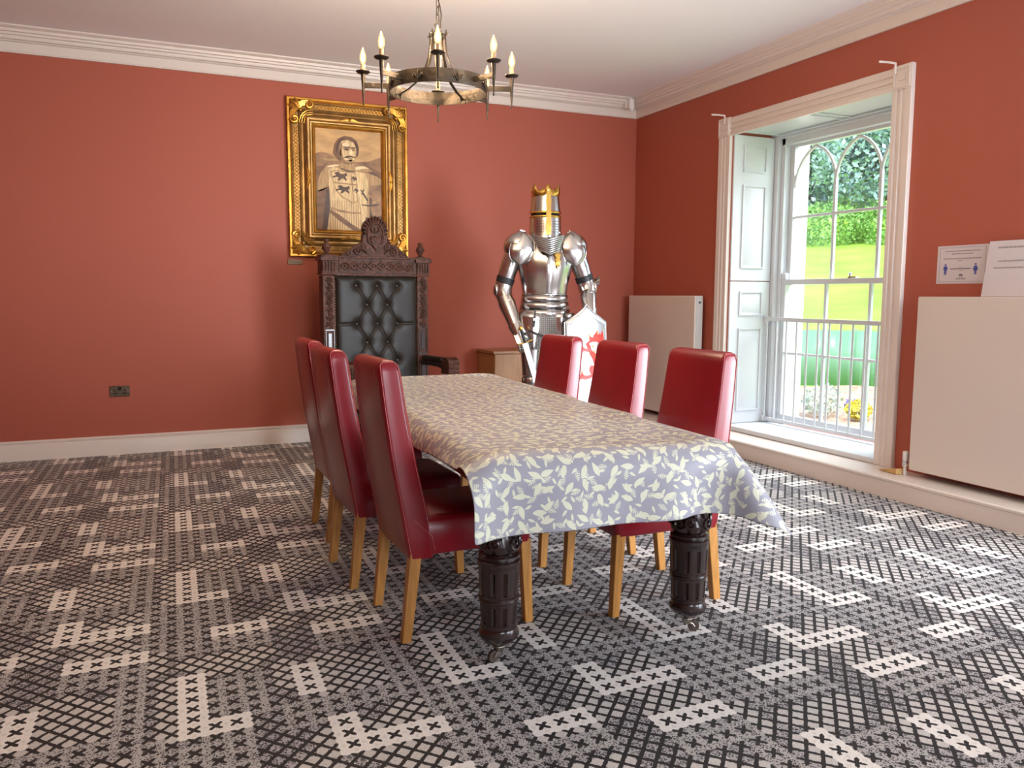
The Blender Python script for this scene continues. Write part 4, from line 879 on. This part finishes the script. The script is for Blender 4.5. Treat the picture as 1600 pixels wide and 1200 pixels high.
mb.grid([lo_r+[lo_r[0]], hi_r+[hi_r[0]]]); mb.build('crown', GO, hl, solid=.004, ang=60)
mb = MB()
for s in (-1, 1):
    for i in range(4):
        for j in range(5): t = -PI/2+s*(.30+.13*i); mb.ball((.1275*math.cos(t), .1275*1.12*math.sin(t), 1.79+.02*j+B), .003, 6, 4)
mb.build('breath_holes', MT['dark'], hl)
# mail
def mailpatch(name, P_, parent):
    mb = MB(); mb.grid(P_); bs = mb.build(name, MT['maildark'], parent, ang=180)
    rg_ = MB(); q = []
    for i in range(len(P_)-1):
        for j in range(len(P_[0])-1):
            a, b, c = Vector(P_[i][j]), Vector(P_[i][j+1]), Vector(P_[i+1][j]); cen = (a+b+c+Vector(P_[i+1][j+1]))/4; u_, v_ = (b-a), (c-a); nrm = u_.cross(v_).normalized()
            if nrm.y > 0: nrm = -nrm
            r = min(u_.length, v_.length)*.52
            rg_.tube([cen+nrm*.003+(u_.normalized()*math.cos(k*PI/3)+v_.normalized()*math.sin(k*PI/3))*r for k in range(6)], r*.28, 3, closed=True)
    tag(rg_.build('mail_rings', MT['mail'], bs, ang=180), kind='stuff')
gP = []
for i in range(9):
    z = 1.765-.0165*i; row = []
    for j in range(17):
        u = -1+2*j/16; wd_ = .128*(1-.065*i); row.append((u*wd_, -.112-.0075*i-.045*(1-u*u)-.012, z-.030*(1-abs(u))+B))
    gP.append(row)
mb = MB(); mb.grid(gP); cb_ = mb.build('mail_collar', MT['maildark'], sa, ang=180)
for k in range(8):
    pts = []
    for j in range(-8, 9):
        u = j/8; wd_ = .126*(1-.055*k); pts.append((u*wd_, -.112-.0075*k-.045*(1-u*u)-.017, 1.745-.0165*k+.034*abs(u)-.018+B))
    MB().tube(pts, .0052, 6).build('mail_row', MT['mail'], cb_)

# breastplate, backplate
mb = MB(); mb.loft([ell(hx, hf, hb, z, 48, rd) for hx, hf, hb, z, rd in ((.182, .135, .12, 1.300, .008), (.178, .135, .12, 1.315, .012), (.185, .150, .13, 1.37, .014), (.205, .170, .14, 1.46, .015), (.220, .175, .14, 1.54, .013), (.215, .160, .13, 1.62, .009), (.185, .130, .12, 1.69, .004), (.135, .100, .10, 1.735, 0), (.10, .08, .08, 1.755, 0))]); bp_ = mb.build('breastplate', ST, sa, ang=60)
mb = MB(); f = lambda u, v, w_: (.070+u, -.166-.10*(v-1.52 if False else 0)-w_+.35*(u+.02)**2+.16*max(0, v-1.56), v+B)
mb.prism([(-.02, 1.60), (-.028, 1.622), (-.016, 1.612), (-.010, 1.630), (0, 1.615), (.008, 1.630), (.014, 1.612), (.026, 1.622), (.020, 1.595), (.012, 1.58), (.026, 1.56), (.014, 1.545), (.022, 1.52), (.006, 1.535), (-.002, 1.505), (-.012, 1.535), (-.026, 1.53), (-.012, 1.56), (-.022, 1.57), (-.010, 1.585)], f, .0, .016); mb.build('gold_emblem', GO, bp_)
# faulds (hoops below the waist)
for k, (z0_, z1_, h0, h1) in enumerate(((1.300, 1.247, .182, .190), (1.250, 1.190, .189, .200), (1.193, 1.130, .199, .214))):
    mb = MB(); mb.loft([ell(h0, h0*.80, h0*.72, z0_, 44, .010), ell(h1, h1*.81, h1*.74, z1_, 44, .010)], cap=False); mb.build('fauld', ST, sa, ang=60, solid=.003)
mb = MB(); mb.lathe([(.182, 1.302+B), (.185, 1.305+B), (.185, 1.309+B), (.182, 1.312+B)], 44, (0, -.005, 0), 1.0, .80, cap=False); mb.build('waist_roll', ST, sa)
for s in (-1, 1): # tassets: pointed plates
    P_ = []
    for i in range(9):
        z = 1.16-.29*i/8; wd_ = .085 if i < 5 else .085*(1-(i-4)/4.6); row = []
        for j in range(11): u = -1+2*j/10; row.append((s*.118+u*wd_*1.15, -.128-.052*(1-u*u)-.012*i/8-.01+.25*abs(s*.118+u*wd_)**2*1.6, z+.03*abs(u)*(i > 4)+B))
        P_.append(row)
    mb = MB(); mb.grid(P_); tp = mb.build('tasset', ST, sa, ang=60, solid=.003)
    mb = MB(); X0 = s*.118+.01; mb.beam((X0, -.197, 1.19+B), (X0-.012, -.205, 1.055+B), .014, .005, up=(0, 1, 0)); mb.build('leather_strap', MT['black'], tp)
    mb = MB(); mb.box(X0-.016, X0+.004, -.212, -.203, 1.105+B, 1.120+B); mb.ball((X0, -.199, 1.182+B), .005, 6, 4); mb.build('buckle', MT['chrome'], tp)
gP = []
for i in range(18):
    z = 1.14-.0155*i; gP.append([((-1+2*j/20)*.17, -.150-.025*(1-(-1+2*j/20)**2)-.0008*i, z+B) for j in range(21)])
mailpatch('mail_skirt', gP, sa)
mb = MB(); mb.tube([(-.22, -.10, 1.06+B), (-.12, -.215, 1.01+B), (.0, -.225, .965+B), (.08, -.22, .95+B)], .009, 6, flat=.4); mb.tube([(-.225, -.05, 1.13+B), (-.225, .05, 1.10+B), (-.22, -.10, 1.06+B)], .012, 6); mb.tube([(.215, -.07, 1.16+B), (.235, -.09, 1.05+B), (.232, -.08, .95+B)], .018, 6, flat=.4); mb.build('sword_belt', MT['black'], sa)
# legs
def plate(mb, pts, radii, n=18, sy=1): mb.tube(pts, radii, n)
for s in (-1, 1):
    x = s*.105
    mb = MB(); mb.tube([(x, -.02, 1.05+B), (x, -.03, .90+B), (x*1.05, -.035, .66+B)], [.098, .092, .070], 20); mb.build('cuisse', ST, sa, ang=50)
    mb = MB(); mb.ball((x*1.06, -.05, .615+B), .070, 18, 10, (.95, 1, 1)); mb.tube([(x*1.06, -.05, .68+B), (x*1.06, -.05, .665+B)], [.075, .075], 20); mb.tube([(x*1.06, -.045, .56+B), (x*1.06, -.045, .545+B)], [.068, .068], 20); mb.ball((x*1.06+s*.06, -.03, .615+B), .042, 14, 8, (.35, 1, 1)); mb.build('knee_cop', ST, sa, ang=50)
    mb = MB(); mb.tube([(x*1.06, -.035, .56+B), (x*1.1, -.02, .42+B), (x*1.1, -.03, .22+B), (x*1.1, -.035, .175+B)], [.058, .066, .048, .050], 20); mb.build('greave', ST, sa, ang=50)
    mb = MB()
    for k in range(7): t = k/6; mb.ball((x*1.1+s*.012*k*.3, -.05-.030*k, .150-.030*t+B), .052-.010*t, 14, 7, (1, .75, .95-.3*t))
    mb.build('sabaton', ST, sa, ang=50)
# arms
def arm(s, sh_, el, wr):
    sh_, el, wr = Vector(sh_), Vector(el), Vector(wr); d1, d2 = (el-sh_), (wr-el)
    mb = MB(); mb.tube([sh_+d1*.15, sh_+d1*.5, sh_+d1*.78], [.068, .073, .066], 20); mb.tube([sh_+d1*.50, sh_+d1*.515], [.076, .076], 20); ub = mb.build('upper_arm_plate', ST, sa, ang=45)
    mb = MB(); mb.tube([sh_+d1*.70, sh_+d1*.84], [.073, .071], 20); mb.build('black_strap', MT['black'], ub)
    mb = MB(); mb.ball(el, .074, 18, 10, (1, 1, 1)); mb.tube([el-d1.normalized()*.055, el+d2.normalized()*.01, el+d2.normalized()*.065], [.070, .073, .063], 20)
    # flared wing of the elbow cop
    out = Vector((s, .1, .15)).normalized(); wv = []
    for i in range(5):
        row = []
        for j in range(9): t = -1+2*j/8; row.append(el+out*(-.005+.024*i)+Vector((0, -1, 0))*(.05*t*(1+.12*i))+Vector((0, 0, 1))*(.055*math.sqrt(max(0, 1-t*t))*(-.2+.38*i)))
        wv.append(row)
    mb.ball(el+Vector((s*.052, -.015, .005)), .058 if s > 0 else .050, 14, 8, (.38, 1, 1.05))
    if s > 0: mb.loft([[el+Vector((.030+.055*q, -.02+.060*math.cos(2*PI*k/16)*(.55+.45*q), .030+.030*q+.040*math.sin(2*PI*k/16)*(.55+.45*q))) for k in range(16)] for q in (0, .5, 1)], cap=False)
    mb.build('elbow_cop', ST, sa, ang=50)
    mb = MB(); mb.tube([el+d2*.12, el+d2*.35, el+d2*.75, el+d2*.92], [.060, .067, .052, .049], 20); mb.tube([el+d2*.30, el+d2*.315], [.0695, .0695], 20); mb.build('vambrace', ST, sa, ang=45)
    # pauldron: overlapping domed plates
    c = sh_+Vector((-s*.005, -.03, .01)); mb = MB(); rings = []
    for i in range(11):
        t = PI*(.03+.62*i/10); rings.append([(c.x-s*.004+(.100+.010*i/10)*math.sin(t)*math.cos(a_), c.y+.112*math.sin(t)*math.sin(a_)*1.0, c.z-.012*s*math.cos(a_)+.100*math.cos(t)) for a_ in [2*PI*k/24 for k in range(24)]])
    mb.loft(rings, cap=False); pd = mb.build('pauldron', ST, sa, ang=60, solid=.003)
    # front besagew-like plate covering the armpit
    mb = MB(); P_ = []
    for i in range(9):
        v_ = -1+2*i/8; row = []
        for j in range(9): u = -1+2*j/8; rr = math.sqrt(max(0, 1-v_*v_*.96)); row.append((c.x-s*(.028+.020*v_)+u*.100*rr*(1-.12*v_*s*0), c.y-.112-.035*(1-u*u*.8)*(1-v_*v_*.6)+.02+.03*max(0, v_), c.z-.040+v_*.138-.02*abs(u)*v_))
        P_.append(row)
    mb.grid(P_); mb.build('shoulder_plate', ST, pd, ang=80, solid=.003)
    mb = MB(); mb.tube([P_[i][0 if s > 0 else 8] for i in range(9)]+[P_[i][8 if s > 0 else 0] for i in range(8, -1, -1)], .0035, 6, closed=True); mb.build('rolled_rim', ST, pd)
    mb = MB(); mb.beam(c+Vector((-s*.06, 0, .10)), c+Vector((-s*.02, -.01, .108)), .022, .006); mb.ball(c+Vector((-s*.04, 0, .112)), .008, 8, 4); mb.build('shoulder_buckle', MT['chrome'], pd)
    return wr, d2.normalized()
wrL, dL = arm(-1, (-.235, 0, 1.685+B), (-.338, .03, 1.335+B), (-.232, -.145, 1.00+B))
wrR, dR = arm(1, (.235, 0, 1.685+B), (.352, .02, 1.36+B), (.335, -.175, 1.12+B))
def gauntlet(w, d, side, gripdir):
    # cuff and hand plates; four separate fingers curled round the grip and a thumb leaving the side of the palm
    w, d, g = Vector(w), Vector(d), Vector(gripdir).normalized(); p = g.cross(d).normalized()
    mb = MB(); mb.tube([w-d*.075, w-d*.02, w+d*.015], [.058, .047, .040], 18); 
    a = mb.build('gauntlet', ST, sa, ang=50)
    across = d.cross(p).normalized(); palm = w+d*.055
    mb = MB(); mb.loft([[w+d*t+across*(u*.040)+p*(v*.020) for u, v in ((-1, -.7), (-.5, -1), (.5, -1), (1, -.7), (1, .6), (.4, 1), (-.4, 1), (-1, .6))] for t in (0, .04, .085, .098)]); mb.build('hand_plate', ST, a, ang=50)
    for k in range(4):
        o_ = across*(-.030+.020*k)*1.0; L = (.030, .034, .032, .026)[k]; b = w+d*.095+o_
        p0 = b; p1 = b+d*L+p*.006; p2 = p1+(d*.35+p*.9).normalized()*L*.8; p3 = p2+(-d*.35+p*.9).normalized()*L*.55
        mb = MB(); mb.tube([p0, p1, p2, p3], [.0115, .0110, .0100, .0070], 8); mb.ball(p0, .0125, 8, 5); mb.ball(p1, .0122, 8, 5); mb.ball(p2, .0112, 8, 5); mb.build('finger', ST, a, ang=60)
    b = w+d*.030+across*.038; mb = MB(); q1 = b+across*.022+d*.022+p*.012; q2 = q1+d*.026+p*.018-across*.004; mb.tube([b, q1, q2], [.0135, .0120, .0080], 8); mb.ball(q1, .013, 8, 5); mb.build('thumb', ST, a, ang=60)
    return w+d*.11+p*.022
gp = gauntlet(wrL, dL, -1, (1, 0, .1)); gauntlet(wrR, dR, 1, (0, 0, 1))
# sword held point down, shield on the other arm (things of their own)
sw = empty('sword', (0, 0, 0), 0, label='long straight sword held point down in the gauntlet of the armour', cat='sword')
Mr = Matrix.Translation((AX, AY, .10)) @ Matrix.Rotation(AR, 4, 'Z')
hp = Mr @ Vector((-.195, -.245, .935+B)); tip = Mr @ Vector((.035, -.300, .165+B)); dv = (tip-hp).normalized()
sw.location = (tip.x, tip.y, tip.z); hp -= tip; T0 = Vector((0, 0, 0)); sidev = dv.cross(Vector((0, 1, 0))).normalized(); nv = sidev.cross(dv)
mb = MB(); rings = []
for t, w_ in ((0, .024), (.55, .021), (.85, .018), (.95, .012), (1, .001)):
    c = hp.lerp(T0, t); rings.append([c+sidev*w_, c+nv*.004, c+sidev*w_*.18+nv*.0025, c-sidev*w_*.18+nv*.0025, c-sidev*w_, c-nv*.004][0:2]+[c-sidev*w_, c-nv*.004])
mb.loft(rings); mb.build('blade', MT['steelshield'], sw, ang=20)
mb = MB(); mb.tube([hp-sidev*.062-dv*.004, hp-sidev*.03, hp+sidev*.03, hp+sidev*.062-dv*.004], [.007, .0055, .0055, .007], 8); mb.build('cross_guard', GO, sw)
mb = MB(); mb.tube([hp, hp-dv*.10], [.012, .011], 10); mb.build('grip', MT['black'], sw)
mb = MB(); mb.ball(hp-dv*.115, .019, 12, 8); mb.build('pommel', GO, sw)
sdp = Mr @ Vector((.272, -.345, .43+B)); SH = empty('shield', tuple(sdp), AR+math.radians(10), label='steel heater shield painted with a red dragon, held by the armour', cat='shield'); SH.rotation_euler.x = math.radians(-4)
def shf(u, v, w_=0): return (u, -.03-w_+1.1*u*u*.9+.08*max(0, .3-v)**2, v)
def shw(v): return .172 if v > .42 else .172*math.sqrt(max(0, 1-((.42-v)/.43)**2.1))
def shtop(u): return .800-.135*abs(u/.172)**.75
rows = []
for i in range(25):
    row = []
    for j in range(21):
        u_ = -1+2*j/20; vv = i/24
        wv_ = shw(.003+.66*vv); u = u_*wv_; v = .003+(shtop(u_*.172 if vv > .6 else u)-.003)*vv
        row.append(shf(u, v))
    rows.append(row)
mb = MB(); mb.grid(rows); so2 = mb.build('shield_plate', MT['steelshield'], SH, ang=60, solid=.004)
edge = [rows[i][0] for i in range(25)]+[rows[24][j] for j in range(1, 21)]+[rows[i][20] for i in range(23, 0, -1)]
mb = MB(); mb.tube(edge, .0045, 6, closed=True); mb.build('rolled_rim', MT['steelshield'], SH)
inn = [(x*.86, y-.006, .40+(z-.40)*.90) for x, y, z in edge]; inn = [shf(x, z, .004) for x, y, z in inn]
mb = MB(); mb.tube(inn, .0022, 5, closed=True); mb.build('engraved_line', MT['mail'], SH)
mb = MB()
for k in range(0, len(edge), 5): x, y, z = edge[k]; mb.ball(shf(x*.93, .40+(z-.40)*.95, .004), .0055, 8, 4)
mb.build('rivets', MT['chrome'], SH)
drg = [[(.00, .47), (-.012, .50), (.020, .525), (.012, .575), (.045, .545), (.058, .565), (.092, .602), (.098, .56), (.113, .585), (.122, .54), (.138, .50), (.135, .42), (.12, .35), (.10, .28), (.075, .25), (.055, .28), (.06, .33), (.045, .38), (.02, .42)],
 [(.10, .52), (.135, .60), (.150, .55), (.158, .50), (.13, .46)],
 [(.02, .47), (-.01, .462), (-.03, .475), (-.045, .50), (-.053, .478), (-.074, .484), (-.060, .464), (-.078, .448), (-.052, .446), (-.047, .424), (-.028, .440), (.01, .435), (.03, .43)],
 [(.07, .33), (.03, .335), (.012, .31), (.018, .28), (.03, .265), (-.01, .255), (-.03, .262), (-.045, .287), (-.053, .265), (-.077, .263), (-.060, .246), (-.072, .224), (-.045, .231), (-.02, .222), (.03, .235), (.055, .255), (.08, .29)],
 [(.10, .33), (.135, .30), (.145, .25), (.115, .20), (.09, .19), (.10, .165), (.12, .185), (.155, .24), (.15, .32), (.12, .37)]]
mb = MB(); [mb.prism(p, lambda u, v, w_: shf(u, v, w_), .0, .0055) for p in drg]; mb.build('red_dragon', MT['red'], SH)
mb = MB()
for p in (drg[2], drg[3]): 
    for (u, v) in [p[i] for i in ((3, 5, 7, 9) if p is drg[2] else (7, 9, 11))]: mb.ball(shf(u, v, .006), .008, 6, 4)
for (u, v) in ((.02, .56), (.09, .585), (.05, .48), (.06, .44), (.07, .40)): mb.ball(shf(u, v, .007), .006, 6, 4, (1, .5, 1.8))
mb.build('gold_detail', MT['dragongold'], SH)
# ------------------------------------------------------------------ outdoors
rng = np.random.default_rng(3)
fwd = np.array([.72, .694]); lat = np.array([.694, -.72])     # direction out through the window, and across it
def gz(d): return -.3+max(0, d-17)*.148+max(0, d-44)*.05
rows = []
for d in list(np.linspace(3.0, 17, 8))+list(np.linspace(18, 75, 20)):
    rows.append([tuple(fwd*d+lat*l)+(gz(d)+.12*math.sin(l*.21+d*.17)*(d > 18),) for l in np.linspace(-45, 45, 31)])
rows = [[(max(x, XR+WT), y, z) for x, y, z in r] for r in rows]
mb = MB(); mb.grid(rows); tag(mb.build('lawn', MT['grass'], ang=180), 'bright green lawn sloping up beyond the green sheet fence', 'lawn', kind='structure')
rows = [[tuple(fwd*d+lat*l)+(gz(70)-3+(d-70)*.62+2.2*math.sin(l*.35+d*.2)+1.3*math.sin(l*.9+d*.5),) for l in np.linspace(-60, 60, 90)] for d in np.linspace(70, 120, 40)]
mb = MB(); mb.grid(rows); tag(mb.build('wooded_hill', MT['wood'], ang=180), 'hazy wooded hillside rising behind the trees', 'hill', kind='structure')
def strip(name, d0, d1, m, z, lab, cat):
    r = [[tuple(fwd*d+lat*l)+(z+.03*math.sin(l*3+d*5),) for l in np.linspace(-6, 6, 40)] for d in np.linspace(d0, d1, 16)]; mb = MB(); mb.grid(r); return tag(mb.build(name, m, ang=180), lab, cat, kind='stuff')
strip('bark_mulch', 8.3, 15.2, MT['mulch'], -.25, 'pale bark mulch bed below the window', 'mulch')
def leafcloud(mb, c, r, n, size):
    c = np.array(c); d = rng.normal(size=(n, 3)); d /= np.linalg.norm(d, axis=1)[:, None]; p = c+d*np.array(r)*(.55+.5*rng.random((n, 1))**.6)
    a = rng.normal(size=(n, 3)); a /= np.linalg.norm(a, axis=1)[:, None]; b = np.cross(a, rng.normal(size=(n, 3))); b /= np.linalg.norm(b, axis=1)[:, None]; s = size*(.6+.8*rng.random((n, 1)))
    v = np.stack([p-a*s, p-b*s*.5, p+a*s, p+b*s*.5], 1).reshape(-1, 3); o_ = len(mb.v); mb.v += [tuple(x) for x in v]; mb.f += [(o_+4*i, o_+4*i+1, o_+4*i+2, o_+4*i+3) for i in range(n)]; mb.mi += [mb.k]*n
def tree(d, l, h, r, m, lab, n, size, name='tree', cat='tree', grp='trees beyond the lawn'):
    x, y = fwd*d+lat*l; z = gz(d); e = empty(name, (x, y, z), label=lab, cat=cat, group=grp)
    mb = MB(); mb.tube([(0, 0, -.5), (.1, 0, h*.3), (-.1, .1, h*.6)], [h*.03, h*.024, h*.012], 8); mb.build('trunk', MT['bark'], e)
    mb = MB(); ph = rng.random(7)*6
    for k in range(9): t = k/8; ang_ = k*2.4+ph[0]; q_ = r*.42*(1-abs(t-.4)); leafcloud(mb, (q_*math.cos(ang_), q_*math.sin(ang_), h*(.12+.72*t)), (r*.62, r*.62, h*.17), n//9, size)
    mb.build('foliage', m, e, ang=180)
LH, LG = MT['leafhaze'], MT['leafg']
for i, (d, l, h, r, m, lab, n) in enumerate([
    (56, -13.5, 13, 5.5, LG, 'bright green tree seen through the leftmost upper panes', 5400), (60, -8.5, 17, 6.0, LH, 'tall haze-tinted blue-green tree behind the first pointed arch', 6300), (63, -3.0, 19, 6.5, LH, 'tallest haze-tinted tree behind the middle pointed arch', 7200),
    (58, 2.5, 16, 6.0, LH, 'haze-tinted broad tree behind the third pointed arch', 6300), (62, 8.5, 18, 6.5, LH, 'haze-tinted tree at the casing side of the window view', 6300), (52, -10.5, 6.5, 3.6, LG, 'low light green tree at the foot of the tall trees', 3600),
    (66, -18, 18, 7, LH, 'haze-tinted tree farthest toward the outer reveal', 5400), (66, 15, 18, 7, LH, 'haze-tinted tree hidden mostly by the window casing', 4500)]):
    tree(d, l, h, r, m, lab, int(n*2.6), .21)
for i, l in enumerate((-13, -10, -7, -4, -1, 2, 5, 8, 11)):
    x, y = fwd*45+lat*l; mb = MB(); leafcloud(mb, (0, 0, .75), (2.0, 2.0, 1.35), 2600, .11)
    tag(mb.build('hedge_bush', LG, loc=(x, y, gz(45)), ang=180), 'bright green bush in the hedge along the top of the lawn', 'bush', 'bushes at the top of the lawn')
# green sheet fence
fe = empty('sheet_fence', tuple(fwd*15.6)+(-.3,), math.atan2(lat[1], lat[0]), label='low green corrugated sheet fence beyond the bark bed', cat='fence')
def sheetpanel(a, b, h):
    mb = MB(); n = int((b-a)/.04); P_ = [[(a+(b-a)*k/n, .035*math.sin((a+(b-a)*k/n)*11), z) for k in range(n+1)] for z in (0, h)]; mb.grid(P_); mb.build('corrugated_sheet', MT['fence'], fe, ang=60, solid=.006)
for a, b in ((-2.8, -1.3), (-1.3, .2), (.2, 1.05), (1.55, 2.6)): sheetpanel(a, b, 1.0)
for x in (-2.8, -1.3, .2, 1.05, 1.55, 2.6): MB().box(x-.02, x+.02, .05, .09, 0, 1.03).build('fence_post', MT['wire'], fe)
tr_ = empty('wire_trellis', tuple(fwd*15.2+lat*1.30)+(-.3,), math.atan2(lat[1], lat[0]), label='grey wire trellis gate in the gap of the green fence', cat='trellis')
for k in range(6): MB().tube([(-.22+.088*k, 0, 0), (-.22+.088*k, 0, 1.05)], .008, 5).build('wire', MT['wire'], tr_)
for k in range(6): MB().tube([(-.22, 0, .05+.19*k), (.22, 0, .05+.19*k)], .008, 5).build('wire', MT['wire'], tr_)
# timber trestle
tt = empty('timber_trestle', tuple(fwd*11.2+lat*-1.15)+(-.28,), math.atan2(lat[1], lat[0]), label='pale timber trestle with a raking leg outside the window', cat='trestle')
MB().box(-.75, .12, -.04, .04, .78, .84).build('top_plank', MT['stone'], tt, bevel=.004); MB().beam((.04, 0, .78), (-.16, .05, 0), .06, .045).build('leg', MT['timber'], tt); MB().beam((-.6, 0, .78), (-.7, .05, 0), .06, .045).build('leg', MT['timber'], tt)
# planting
for i, (d, l, r, m, nm, lab) in enumerate([(11.9, -1.25, .26, 'leafs', 'silver_plant', 'silvery shrub outside nearest the outer reveal'), (11.7, -.76, .25, 'leafs', 'silver_plant', 'silvery shrub outside beside the timber trestle'), (11.3, -.22, .25, 'leafs', 'silver_plant', 'silvery shrub outside at the middle of the bed'),
     (11.1, .22, .15, 'leafy', 'yellow_plant', 'yellow-green shrub in the bark bed outside'), (11.3, .75, .30, 'leafs', 'silver_plant', 'silvery shrub outside below the wire trellis'), (11.3, 1.25, .28, 'leafs', 'silver_plant', 'silvery shrub outside nearest the window casing'),
     (11.8, .16, .10, 'flowerp', 'purple_plant', 'small purple flowering plant behind the yellow-green shrub'), (9.9, -.95, .20, 'leafs', 'silver_plant', 'small silvery plant outside closest to the window sill'), (14.6, .9, .15, 'leafy', 'yellow_plant', 'yellow-green shrub at the foot of the fence by the trellis')]):
    x, y = fwd*d+lat*l; mb = MB(); leafcloud(mb, (0, 0, r*.8), (r, r, r*.8), 420, .035); tag(mb.build(nm, MT[m], loc=(x, y, -.24), ang=180), lab, 'plant', 'plants in the bark bed')
